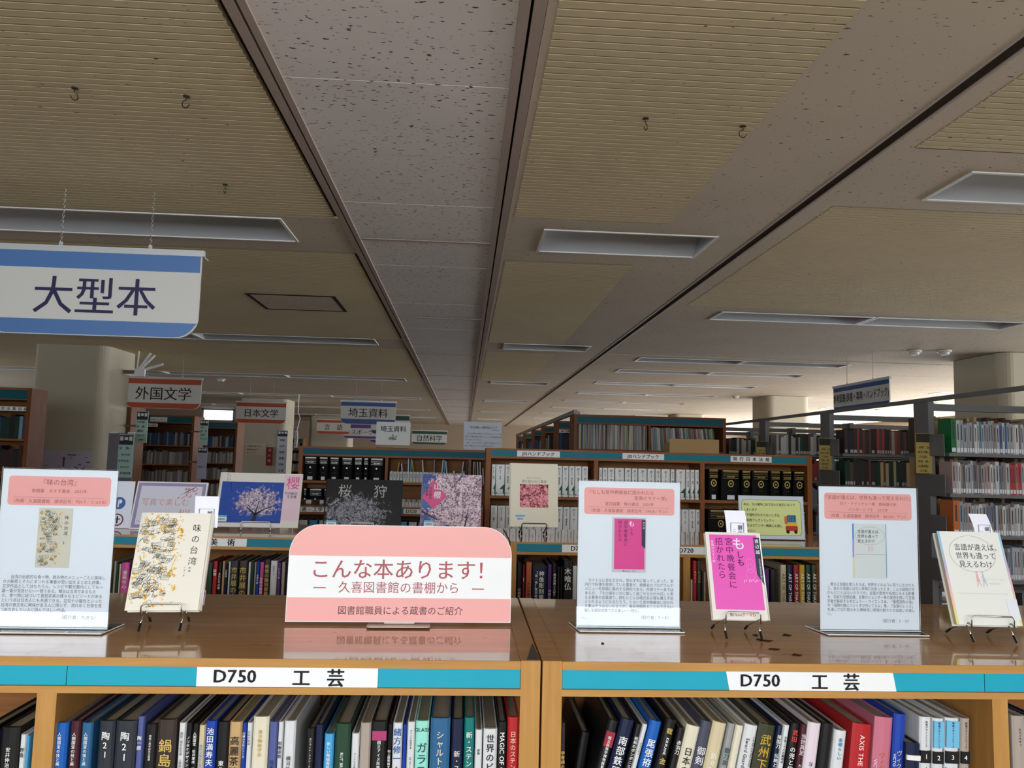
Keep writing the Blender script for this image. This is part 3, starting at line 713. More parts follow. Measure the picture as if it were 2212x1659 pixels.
B = [
 (1316, 1338, 1552, 'black', 15, [('v', '国立民族学博物館蒐集資料', .0072, WT, .026)], [(.86, .94, (150, 40, 60)), (.50, .58, (150, 40, 60))]),
 (1343, 1373, 1549, 'navy', 15, [('v', '南部鉄器', .0195, WT, .028)], None),
 (1375, 1388, 1562, 'black', 15, [('v', '昭和のボンボニエール', .0078, WT, .02)], None),
 (1389, 1400, 1562, 'white', 15, [('v', '日本の金工', .005, (120, 120, 120), .03)], None),
 (1405, 1431, 1553, 'blue', 14, [('v', '尾張拵・', .0185, WT, .030)], None),
 (1440, 1463, 1550, 'black', 14, [('v', '截', .013, GD, .014), ('d', 'KIRIKANE', .0078, WT, .030), ('v', '金', .014, GD, .064), ('v', '金活', .009, WT, .084)], None),
 (1465, 1481, 1570, 'black', 13.5, [('v', '赤羽刀', .0095, WT, .02)], None),
 (1484, 1514, 1563, 'cream', 13.5, [('v', '日本のか', .018, (40, 50, 44), .036)], None),
 (1516, 1539, 1554, 'indigo', 13, [('v', '御剣', .0195, (220, 220, 226), .042)], None),
 (1541, 1571, 1556, 'beige', 13, [('v', '新々刀', .014, (240, 236, 226), .05)], None),
 (1573, 1589, 1560, 'grey', 12, [('v', '鎧刀装', .012, (40, 80, 90), .04)], None),
 (1590, 1607, 1564, 'cream', 12, [], [(.5, .72, (130, 180, 190))]),
 (1610, 1638, 1562, 'white', 11.5, [('d', 'Sword Guards', .0105, (50, 50, 50), .022, -.003), ('d', 'Late Edo and Meiji Period', .0055, (60, 60, 60), .018, .007)], None),
 (1640, 1677, 1560, 'olive', 11, [('v', '武州下', .024, (196, 156, 52), .016)], None),
 (1679, 1691, 1566, 'navy', 10, [('v', '靖国刀 伝統と', .0092, WT, .014)], None),
 (1693, 1706, 1564, 'white', 10, [('v', '永遠二十六武藏国本', .006, BK, .018)], None),
 (1709, 1728, 1560, 'black', 9.5, [('v', '武田', .0125, (220, 70, 60), .01), ('v', 'の兜と信', .0125, WT, .038)], None),
 (1730, 1744, 1564, 'maroon', 9, [('v', '当世具足', .0108, (230, 210, 210), .014), ('v', '大名と', .007, WT, .064)], None),
 (1746, 1774, 1558, 'pale pink', 8.5, [('v', 'ヨーロ', .0105, (60, 50, 60), .064)], None),
 (1776, 1801, 1560, 'black', 8, [('v', 'ア', .011, WT, .092)], None),
 (1803, 1829, 1575, 'white', 7.5, [('v', '素晴らしい', .0088, (40, 130, 170), .012), ('v', '世界', .013, BK, .066)], None),
 (1842, 1884, 1560, 'red', 6.5, [('d', 'AXIS THE C', .0145, (240, 220, 215), .018)], None),
 (1890, 1929, 1546, 'pink', 5.5, [('v', 'ヴィク', .013, (190, 120, 90), .058), ('d', 'VICTORIA', .01, (240, 220, 225), .07, -.012)], None),
 (1931, 1957, 1540, 'royal blue', 4.5, [('v', 'ヴィク', .0125, (200, 190, 150), .06), ('d', 'VICTO', .0085, WT, .066, -.008)], None),
 (1959, 1979, 1548, 'black', 4, [('v', 'クリストフ', .008, WT, .018)], None)]
for i, (a, b, yt, c, ln, ti, bd) in enumerate(B): fbook(a, b, yt, c, ti, where=w2, i=i, group=G2, band=bd, lean=R(ln), d=.21, **({'Yf': 1.402} if a == 1959 else {}))
fbook(1957, 1988, 1604, 'navy', [], Yf=1.3415, d=.055, lean=R(4), where='%s, small, with white scratch lines, in front of the black volume', i=0, band=[(.9, .93, WT), (.6, .62, WT), (.72, .73, WT)])
DL = (112, 184, 220)
for i, (a, b, yt, c, s, n) in enumerate([(1986, 2011, 1547, 'white', 'イラストレ', '1'), (2014, 2038, 1550, 'white', '写真の実', '2'), (2041, 2071, 1549, 'white', 'グラフィ', '3'), (2074, 2094, 1550, 'warm grey', '映像表現', '4')]):
    o = fbook(a, b, yt, c, [('v', '映像デザインシリーズ', .0052, BK, .006), ('h', n, .011, WT, .058), ('v', s, .0072, BK, .082)], where='%s volume of the upright design series in the front bay', i=i, group='design series volumes', lean=R(2.5), d=.21, band=[(.755, .82, BK)]+([(.84, .985, DL), (.52, .73, DL)] if n in '23' else []))
fbook(1211, 1222, 1560, 'dark brown', [('v', '甲冑師の家', .0105, GD, .045)], where='%s upright against the post beside the dark gap', i=0, d=.2)
o = shelf_book(.1750, 1.40, .80, .016, .27, .2, (16, 16, 17), 'tall black slipcase leaning in the shadow of the bay under the magenta book', R(9), sticker=False, cat='slipcase', name='slipcase')
for i, (a, b, yt, c) in enumerate([(2184, 2213, 1545, 'warm grey'), (2216, 2240, 1560, 'light blue'), (2242, 2262, 1556, 'navy')]):
    fbook(a, b, yt, c, [('v', 'KAZARI', .006, BK, .02)] if i == 0 else [], where='%s past the second oak divider, at the picture edge', i=i, group='books past the second oak divider', d=.2)
# --- second row: lower shelf
G3 = 'art books in the second row'; Y2 = 3.20
def r2(L, where, Yf=Y2, z0=.83):
    for i, (a, b, yt, c, ti) in enumerate(L): fbook(a, b, yt, c, ti, Yf=Yf, z0=z0, d=.2, where=where, i=i, group=G3)
r2([(248, 253, 1212, 'grey', []), (254, 258, 1216, 'green', []), (259, 263, 1218, 'beige', []), (264, 281, 1215, 'magenta', [('v', '漫画の心', .014, WT, .03)]), (283, 288, 1218, 'navy', []), (289, 300, 1217, 'maroon', []), (302, 318, 1214, 'grey', []),
    (320, 334, 1218, 'white', [])], '%s in the second row beside the Taiwan stand')
r2([(449, 460, 1214, 'green', []), (462, 471, 1212, 'red', [('v', '絵巻', .011, WT, .03)]), (473, 480, 1214, 'black', [('v', 'まだたちの絵', .013, WT, .04)]), (482, 487, 1212, 'tan', []), (488, 493, 1219, 'navy', [('v', '三枚続絵', .01, WT, .02)]), (495, 499, 1213, 'white', []),
    (500, 516, 1211, 'slate', [('v', '市井展の全貌', .023, GD, .024)]), (518, 536, 1211, 'dark brown', [('v', '市井展の全貌', .023, GD, .024)]), (538, 543, 1214, 'white', []), (544, 550, 1214, 'green', []), (551, 555, 1214, 'warm grey', []), (556, 562, 1213, 'royal blue', [('v', '日本の絵', .011, WT, .05)]),
    (563, 571, 1214, 'magenta', [('v', '日本の絵画', .011, WT, .06)]), (573, 584, 1208, 'dark brown', [('v', '奇想の陳列部屋', .016, GD, .02)]), (586, 600, 1211, 'white', [('v', '国宝サライ', .006, BK, .02)]), (601, 608, 1215, 'purple', [('v', 'シュール', .01, WT, .02)]), (610, 617, 1214, 'warm grey', []),
    (619, 635, 1212, 'black', [('v', 'アフリカのか', .015, WT, .09)])], '%s in the second row beside the Taiwan book')
r2([(1104, 1116, 1216, 'black', [('v', '回顧録の仏像', .01, (190, 180, 150), .1)]), (1118, 1128, 1216, 'black', [('v', '回顧録の仏像', .01, (190, 180, 150), .1)]), (1130, 1134, 1220, 'crimson', [('v', '仏像の', .009, WT, .05)]), (1137, 1149, 1214, 'orange', [('v', '大和桂離宮', .011, (90, 40, 20), .08)]),
    (1151, 1182, 1222, 'navy', [('v', '神像彫刻重要資', .0185, WT, .02, .007), ('v', '【第一巻】東日本編', .0105, WT, .02, -.014)]), (1184, 1192, 1219, 'purple', [('v', '円空と木', .01, WT, .1)]), (1194, 1203, 1217, 'black', [('v', '関東地蔵と人ばと', .009, WT, .04)]), (1205, 1209, 1224, 'slate', []), (1211, 1216, 1224, 'black', []),
    (1218, 1236, 1211, 'black', [('v', '木喰仏', .028, WT, .028)]), (1238, 1247, 1222, 'white', [])], '%s in the second row past the pink sign')
r2([(1492, 1496, 1252, 'white', []), (1497, 1505, 1211, 'red', [('v', '木ラスス', .01, (230, 190, 170), .04)]), (1506, 1514, 1211, 'olive', [('v', 'レンズの', .01, GD, .04)]), (1515, 1519, 1234, 'black', []), (1520, 1524, 1236, 'warm grey', [])], '%s in the second row before the magenta book')
TH = 'ART OF THANGKA'
r2([(1640, 1661, 1228, 'purple', []), (1664, 1678, 1230, 'black', [])]+[(a, b, 1220, c, [('d', TH, .0155, WT if c != 'beige' else (120, 100, 80), .035)]) for a, b, c in ((1686, 1698, 'beige'), (1700, 1712, 'navy'), (1714, 1725, 'crimson'), (1727, 1738, 'yellow'), (1740, 1751, 'green'), (1753, 1764, 'olive'))],
   '%s in the second row past the magenta book')
# --- third row lower shelf: white spines just showing
for i in range(26):
    x = -1.56+.0455*i*1.4
    if x > .05: break
    shelf_book(x, 5.14, .86, .05, .245, .2, CN['white'] if i % 3 else CN['light blue'], '%s white file on the shelf of the third-row low bookcase' % nth(i), group='white files in the third row', cat='file', name='file', sticker=False)

# worn spots on the varnished tops
m = MB()
for P in ([(1138, 1426), (1166, 1426), (1151, 1391), (1147, 1396)],):
    m.face([(at(x, y, 1).x*.34/(EYE-at(x, y, 1).z), .34/(EYE-at(x, y, 1).z), 1.2009) for x, y in P])
pp = m.build('chipped_spot', mat((70, 62, 56), .7, .2, key='bare_board')); M_ = pp.matrix_world
pp.parent = caseA; pp.location = (1.47, -1.338, 0)
m = MB(); rnd = random.Random(8)
for (x, y, w) in ((1655, 1384, 34), (1640, 1381, 16), (1672, 1402, 30), (1722, 1415, 26), (1700, 1372, 22), (1302, 1390, 8), (1158, 1372, 12), (1632, 1372, 14)):
    P = [(x-w/2, y+1), (x-w/4, y-2-rnd.random()*2), (x+w/6, y-1.2), (x+w/2, y-rnd.random()), (x+w/5, y+2.2), (x-w/6, y+1.0)]
    m.face([(at(a, b, 1).x*.34/(EYE-at(a, b, 1).z), .34/(EYE-at(a, b, 1).z), 1.2002) for a, b in P])
pp = m.build('scuff_marks', mat((58, 40, 24), .8, .1, key='scuff')); pp.parent = caseB; pp.location = (-.1412, -1.338, 0); pp['kind'] = 'stuff'
# --- standards handbooks and law binders (case at Y 5.4)
def copy_tree(o, parent=None):
    c = o.copy(); COL.objects.link(c)
    if parent: c.parent = parent
    for ch in list(o.children): copy_tree(ch, c)
    return c
def jis(px0, px1, zt, z0, band, ink, lab, i, Y=5.42):
    p0, p1 = at(px0, 1040, Y), at(px1, 1040, Y); w = p1.x-p0.x-.001; h = zt-z0
    o = book_mesh(w, h, .15, None).build('handbook', mat((238, 240, 240), .45, .4, key='handbook_paper'), None, (p0.x, Y, z0))
    tag(o, lab % nth(i), 'book', 'standards handbooks in the three-label bookcase')
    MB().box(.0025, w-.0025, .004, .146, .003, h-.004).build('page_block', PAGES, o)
    bm = MB().prism([(0.0004, .05 if band[1] == 'curve' else .01), (0.0004, .012), (w-.0004, .012), (w-.0004, .078), (w*.6, .055)][1:] if band[1] == 'curve' else [(0.0004, .008), (w-.0004, .008), (w-.0004, .045), (0.0004, .012)], -.0052, 0)
    bm.build('colour_band', mat(band[0], .5, .3, key='spine_band'), o)
    if band[1] == 'curve': MB().box(w*.18, w*.82, -.0058, 0, .014, .043).build('call_label', PAPER, o)
    tb = TB(); s = min(.017, w*.42)
    tb.line('JIS', w/2, h-.026, s*1.15, 'c', 1, -.0062)
    tb.build(o, mat(ink, .5, .3, key='print'))
    tb = TB(); tb.column('規格総覧', w/2, h-.032, .0075, 0, -.0062); tb.column(('鉄鋼1', '非鉄', '機械要素', 'ねじ', '電気設備', '建築', '情報', '石油')[i % 8], w/2, h-.078, min(.012, w*.4), 1, -.0062)
    tb.build(o, INK)
    return o
GR, LI, BL = ((22, 92, 52), 'curve'), ((150, 176, 40), 'low'), ((24, 78, 140), 'low')
def fill(px0, px1, ws):
    out = []; x = px0; i = 0
    while x < px1-6:
        w = ws[i % len(ws)]; out.append((x, min(x+w, px1))); x += w+1; i += 1
    return out
row1 = fill(1062, 1272, [8, 19, 12, 13, 12, 14, 13, 12])
for i, (a, b) in enumerate(row1): jis(a, b, 1.487, 1.275, GR, (40, 50, 46), '%s green-banded handbook on the top shelf behind the cream album', i)
for i, (a, b) in enumerate(fill(1062, 1285, [14, 16, 13, 16, 14])): jis(a, b, 1.205, .995, LI if i < 5 else BL, (150, 180, 60) if i < 5 else (40, 100, 160), '%s handbook of the second shelf behind the cream blossom book', i)
for i, (a, b) in enumerate([(1294, 1301), (1302, 1312), (1313, 1327), (1329, 1348), (1350, 1363), (1365, 1377), (1379, 1397), (1399, 1414), (1416, 1427), (1429, 1447), (1449, 1457), (1461, 1480), (1482, 1490), (1492, 1500), (1502, 1510)]):
    jis(a, b, 1.482, 1.275, GR, (60, 120, 180) if i == 0 else (44, 50, 48), '%s green-banded handbook of the top shelf, middle bay of its case', i)
for i, (a, b) in enumerate(fill(1294, 1512, [14, 18, 16, 13, 15, 13, 18])): jis(a, b, 1.205, .995, BL, (40, 100, 160), '%s blue-banded handbook of the second shelf, middle bay of its case', i)
BLK = mat((12, 12, 13), .6, .12, key='black_leatherette'); GOLDM = mat((200, 178, 104), .35, .5, .5, key='gold_foil'); SILV = mat((176, 176, 170), .35, .5, .4, key='silver_foil')
def binder(x0, w, Y, z0, h, lab, gold=True, grp='law binders'):
    o = book_mesh(w, h, .2, None, bow=.01).build('binder', BLK, None, (x0, Y, z0)); tag(o, lab, 'binder', grp)
    F = GOLDM if gold else SILV; y = -.0118
    m = MB()
    for za, zb in ((.955, .985), (.925, .935), (.862, .87), (.80, .808), (.725, .733)): m.box(w*.08, w*.92, y, -.002, za*h, zb*h)
    m.build('foil_lines', F, o)
    tb = TB()
    tb.line('日本法規' if gold else '現行法規', w/2, .755*h, min(.0135, w*.2), 'c', 1, y-.0006)
    cx, cz, r = w/2, .55*h, min(.02, w*.34)
    k = 16
    for a in range(k if gold else 0):
        a0, a1 = 2*math.pi*a/k, 2*math.pi*(a+1)/k; r0, r1 = r*(1.12 if a % 2 else .98), r*(1.12 if (a+1) % 2 else .98)
        tb.m.face([(cx+r0*math.cos(a0), y-.0006, cz+r0*1.2*math.sin(a0)), (cx+r1*math.cos(a1), y-.0006, cz+r1*1.2*math.sin(a1)), (cx+r*.72*math.cos(a1), y-.0006, cz+r*.9*math.sin(a1)), (cx+r*.72*math.cos(a0), y-.0006, cz+r*.9*math.sin(a0))])
    tb.line('◆' if gold else '●', cx, cz-.38*.016, .016 if gold else .02, 'c', 0, y-.0006)
    tb.line('・・', cx, .30*h, .016, 'c', 1, y-.0006)
    tb.build(o, F, 'foil_emblem')
    MB().box(w*.3, w*.7, y, -.002, .03*h, .17*h).build('call_label', PAPER, o)
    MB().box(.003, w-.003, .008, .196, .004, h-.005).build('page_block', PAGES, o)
    return o
for i, (a, b) in enumerate([(1530, 1552), (1558, 1598), (1602, 1622), (1625, 1661), (1664, 1686), (1690, 1710), (1714, 1738)]):
    p, q = at(a, 1080, 5.43), at(b, 1080, 5.43); binder(p.x, q.x-p.x-.002, 5.43, 1.275, .212 if i else .216, '%s black binder with gold emblem on the top shelf, from the bay divider' % nth(i))
for i, (a, b) in enumerate([(1530, 1582), (1585, 1605), (1608, 1642), (1646, 1680), (1684, 1712), (1714, 1740)]):
    p, q = at(a, 1140, 5.43), at(b, 1140, 5.43); binder(p.x, q.x-p.x-.002, 5.43, .995, .212, '%s black binder with gold emblem on the second shelf, behind the notice' % nth(i))
for i, (a, b) in enumerate([(657, 685), (689, 709), (712, 733), (738, 762), (765, 783), (786, 796), (799, 829)]):
    p, q = at(a, 1010, 7.24), at(b, 1010, 7.24); binder(p.x, q.x-p.x-.002, 7.24, 1.285, .213, '%s black binder with silver foil on the top shelf above the blossom books' % nth(i), False, 'regulation binders')
for i, (a, b) in enumerate([(657, 663), (668, 697), (700, 724), (728, 756), (760, 790), (794, 826)]):
    p, q = at(a, 1060, 7.24), at(b, 1060, 7.24); binder(p.x, q.x-p.x-.002, 7.24, 1.0, .21, '%s black binder with silver foil on the lower shelf above the blossom books' % nth(i), False, 'regulation binders')
# pamphlets standing loosely beside the binders and white report volumes in front of them
x = -.68; i = 0
while x < .01:
    w = .03; o = shelf_book(x, 7.205, 1.285, w-.002, .098, .1, (190, 192, 192), '%s low white report volume with yellow foot beside the black binders' % nth(i), group='low white report volumes', sticker=False, bandcol=[(0, .1, (190, 160, 50))], title=[('v', '報告書', .011, BK, .02, 0)], name='report_volume', cat='report')
    x += w; i += 1
random.seed(3)
for i, (px, h, ln, c) in enumerate([(843, .09, 4, 'tan'), (855, .17, 8, 'yellow'), (870, .16, -6, 'pale pink'), (881, .205, 0, 'white'), (886, .205, 1, 'light blue'), (895, .195, -8, 'yellow'), (915, .195, -5, 'white'), (937, .20, 0, 'grey'), (953, .20, 3, 'white'), (959, .2, 0, 'light blue'), (967, .19, -7, 'white'),
                                     (979, .10, 0, 'pale pink'), (995, .19, 6, 'white'), (1000, .1, 0, 'grey'), (1007, .19, 2, 'steel blue'), (1022, .19, 0, 'white'), (1028, .19, -4, 'grey'), (1033, .19, -4, 'pale pink'), (1038, .19, -3, 'white'), (1044, .13, -3, 'white')]):
    x = at(px, 1000, 7.3).x
    shelf_book(x, 7.31, 1.286, .012 if h > .12 else .02, h+.012, .15, CN[c], '%s thin pamphlet of the loose ones beside the black binders' % nth(i), R(ln), 'loose pamphlets beside the binders', sticker=False, name='pamphlet', cat='pamphlet')
for i in range(14):
    shelf_book(-.66+.047*i, 7.21, 1.0, .04, .135, .12, CN['grey'], '%s grey pamphlet box on the lower shelf beside the black binders' % nth(i), group='grey pamphlet boxes', sticker=False, name='pamphlet_box', cat='box')
# --- magazines
random.seed(11)
MC = [(150, 150, 144), (120, 132, 138), (170, 160, 150), (140, 110, 108), (186, 184, 176), (90, 100, 96), (160, 150, 156), (60, 64, 70), (176, 170, 140), (128, 140, 124)]
def magazine(x, w, h, c, Y, z0, ln, lab):
    o = MB().box(0, w, 0, .004, 0, h).box(0, .0008, .004, .2, 0, h).box(w-.0008, w, .004, .2, 0, h).build('magazine', mat(c, .5, .35, key='magazine_cover'), None, (x, Y, z0))
    o.rotation_euler.y = ln; tag(o, lab, 'magazine', 'magazines in the dark brown case')
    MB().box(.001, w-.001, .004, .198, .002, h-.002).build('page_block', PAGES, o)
x = 1.16; i = 0
while x < 1.888:
    w = .011+.009*random.random(); magazine(x, w, .262-.012*random.random(), random.choice(MC), 8.03, 1.645, R(random.uniform(-1, 1)) if x < 1.87 else 0, '%s magazine in the first bay of the dark brown magazine case' % nth(i)); x += w+.002; i += 1
x = 1.94; i = 0
while x < 2.62:
    w = .013+.009*random.random(); magazine(x, w, .245-.012*random.random(), random.choice(MC+[(70, 100, 70), (190, 190, 186), (120, 66, 60)]), 8.03, 1.645, R(-3-7*(x-1.94)), '%s leaning magazine in the second bay of the dark brown magazine case' % nth(i)); x += w+.003; i += 1
o = MB().box(-.178, .178, -.004, .0, 0, .098).box(-.178, -.172, 0, .16, 0, .07).box(.172, .178, 0, .16, 0, .07).box(-.172, .172, .155, .16, 0, .07).box(-.172, .172, 0, .155, 0, .004)\
    .build('cardboard_box', mat((168, 138, 98), .8, .2, vary=.06, key='cardboard'), None, (1.62, 5.44, 1.6)); tag(o, 'open tan cardboard box on top of the three-label bookcase', 'box')
# --- steel stack volumes nearest the reader
PAL = [(176, 180, 184)]*5+[(150, 156, 164)]*3+[(96, 120, 156), (60, 96, 140), (196, 196, 196), (140, 132, 128), (206, 206, 202), (110, 108, 116), (84, 140, 160), (170, 150, 150)]
WARM = [(176, 120, 112), (196, 130, 90), (184, 176, 170), (150, 150, 150), (170, 60, 60)]
def plain_book(x, Y, z0, w, h, d, c, lab, group):
    o = MB().box(0, w, 0, .003, 0, h).box(0, .0012, .003, d, 0, h).box(w-.0012, w, .003, d, 0, h).build('book', mat(c, .4, .4, key='book_cloth'), None, (x, Y, z0))
    tag(o, lab, 'book', group)
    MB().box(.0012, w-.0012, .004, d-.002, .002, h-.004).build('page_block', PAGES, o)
    m = MB().box(w*.12, w*.88, -.0008, 0, .008, .034); m.build('call_label', PAPER, o)
    if w > .012: MB().box(w*.35, w*.65, -.0006, 0, h*.4, h*.88).build('spine_title', mat((66, 66, 76), .5, .3, key='spine_print'), o)
    return o
random.seed(5); shn = ['top', 'second', 'third', 'fourth']
for s, z in enumerate(SS[:4]):
    x = 3.145; i = 0
    while x < 3.80:
        w = random.choice([.012, .014, .017, .02, .015, .024]); h = .185+.03*random.random()
        c = random.choice(WARM+PAL[:3]) if (s == 1 and x > 3.52) else random.choice(PAL)
        if s == 0 and i == 0: c = (28, 110, 62); w = .034; h = .225
        if s == 2 and i == 0: c = (196, 110, 60); w = .04; h = .22
        plain_book(x, 4.875, z, w, h, .14, c, '%s volume from the bracket, %s shelf of the nearest steel stack' % (nth(i), shn[s]), 'volumes on the nearest steel stack'); x += w+.0015; i += 1
# --- everything farther: hundreds of volumes, one joined mass
mats_far = [mat(c, .55, .3, key='far_books') for c in [(170, 172, 172), (120, 122, 124), (88, 66, 58), (60, 44, 44), (44, 70, 110), (30, 60, 50), (150, 60, 60), (186, 160, 120), (40, 40, 44), (130, 150, 170), (150, 146, 140), (100, 92, 90)]]
M2 = MB()
def farrow(x0, x1, Y, z0, hlo, hhi, pal, d=.15, wl=.016, wh=.034, gap=.001, lab=False):
    x = x0
    while x < x1-wl:
        w = random.uniform(wl, wh); w = min(w, x1-x); h = random.uniform(hlo, hhi)
        M2.box(x, x+w-gap, Y, Y+d, z0, z0+h, random.choice(pal))
        if lab and random.random() < .8: M2.box(x+.003, x+w-.004, Y-.001, Y, z0+.008, z0+.034, 0)
        x += w
random.seed(9)
for k, Y in enumerate(YS):
    for s, z in enumerate(SS[:4]):
        x0 = 3.145 if k else 3.81
        if k == 0: farrow(x0, 7.5, Y-.15, z, .19, .22, [0, 0, 1, 9, 10], lab=True)
        elif k == 1: farrow(x0, 7.5, Y-.15, z, .19, .215, [[2, 2, 3, 6, 8, 10], [3, 5, 5, 4, 7, 7], [9, 0, 9], [2, 3]][s] if s != 1 else [5, 3, 7, 2], lab=True)
        else: farrow(x0, 7.5, Y-.15, z, .17, .21, [8, 2, 10, 0, 5] if s == 0 else ([6, 6, 6, 4] if s == 1 else [9, 4, 0, 8]), lab=True)
        if k != 1 or s: farrow(3.14, 7.5, Y+.18, z, .21, .26 if k == 0 else .2, [7, 2, 2] if k == 0 else ([9, 0] if k == 1 else [8, 6]), d=.14, wl=.02, wh=.04, gap=.004)
for Y in (9.55, 11.2, 12.9, 14.8, 16.8):
    for z in MSH[:2]: farrow(1.16, 2.66, Y+.03, z, .17, .24, [3, 8, 1, 0, 4], wl=.02, wh=.045)
for z in MSH[1:3]: farrow(1.16, 2.66, 8.03, z, .2, .25, [0, 1, 10, 11], wl=.014, wh=.02)
for X1, X0, Y in ((-4.6, -8.1, 10.93), (-4.6, -8.1, 13.43), (-4.6, -8.1, 15.93), (-5.8, -8, 20.03), (-5.0, -7.5, 24.23)):
    for s, z in enumerate(LSH[:4]): farrow(X0, X1-.02, Y, z, .19, .235, [1, 1, 11, 10, 0] if s else [1, 4, 4, 3, 10])
for z in LSH[:4]: farrow(-5.8, -4.33, 7.93, z, .2, .26, [4, 9, 8, 5] if z > 1.5 else [8, 8, 3], wl=.03, wh=.05)
farrow(-3.86, -2.94, 19.03, 1.37, .12, .22, [0, 8, 10]); farrow(-2.56, -.44, 16.53, 1.30, .14, .22, [0, 0, 10, 1], gap=.006); farrow(.24, .96, 13.53, 1.34, .12, .2, [0, 0, 4, 10], gap=.006)
for X0, X1 in ((3.145, 7.5),):
    pass
o = M2.build('distant_books', mats_far); tag(o, 'hundreds of volumes on the far shelves of the reading room', 'books', None, 'stuff')
# ================================================================ DISPLAYS ON THE FRONT ROW
PINKB = mat((232, 164, 160), .5, .35, key='pink_print'); PINKT = mat((232, 166, 162), .45, .4, key='pink_card')
RUST = mat((150, 84, 84), .5, .3, key='rust_print'); BROWNI = mat((120, 66, 70), .5, .3, key='brown_print'); BODYI = mat((84, 82, 92), .55, .3, key='grey_print')
ZT = 1.2008
def stand(xc, Y, label, header, title_lines, body, sign, cover_fn, rz=0, title_size=.0088, hz=(.228, .282)):
    t = empty('acrylic_stand', (xc, Y, ZT), (0, 0, rz), label, 'sign holder', 'clear sign holders with printed sheets')
    w, h = .105, .297
    MB().box(-w-.001, w+.001, -.0035, -.0015, .003, h).box(-w-.001, w+.001, .0005, .0025, .003, h).box(-w-.001, w+.001, -.0015, .0005, h-.0005, h+.0015).build('acrylic_sleeve', ACRY, t)
    m = MB().prismz([(-w-.008, .052), (-w+.003, -.03), (w+.002, -.03), (w+.008, .052)], 0, .002); m.build('acrylic_foot', ACRY, t)
    m = MB()
    for pts in ([(-w-.008, .052), (-w+.003, -.03), (w+.002, -.03), (w+.008, .052)],):
        m.tube([(x, y, .0012) for x, y in pts], .0011, 5)
    m.tube([(-w-.001, -.0025, .004), (w+.001, -.0025, .004)], .0011, 5)
    m.build('bright_edge', mat((225, 228, 228), .25, .5, key='polished_edge'), t)
    s = MB().box(-w+.0005, w-.0005, -.0010, .0, .006, h-.002).build('printed_sheet', PAPER, t); s['label'] = 'white printed sheet'
    MB().prism(rrect(-.093, .093, hz[0], hz[1], .006, k=4), -.0014, -.001).build('pink_panel', PINKB, s)
    MB().box(-.083, .083, -.0016, -.0014, hz[0]+.0145, hz[0]+.0149).build('thin_line', RUST, s)
    tb = TB()
    for txt, x, z, sz, al in title_lines: tb.line(txt, x, z, sz, al, 0, -.0016)
    tb.build(s, RUST)
    tb = TB()
    for i, ln in enumerate(body): tb.line(ln, -.0895, .0935-.0085*i, .0076, 'l', 0, -.0012, sx=.185/.0076/max(26.5, len(ln)) if len(ln) > 25 else .89)
    tb.line(sign, .088, .0935-.0085*len(body)-.0045, .0080, 'r', 0, -.0012)
    tb.build(s, BODYI)
    before = set(s.children); cover_fn(s)
    for c in set(s.children)-before: c.scale = (.92, 1, .92); c.location.z = .0224
    return t
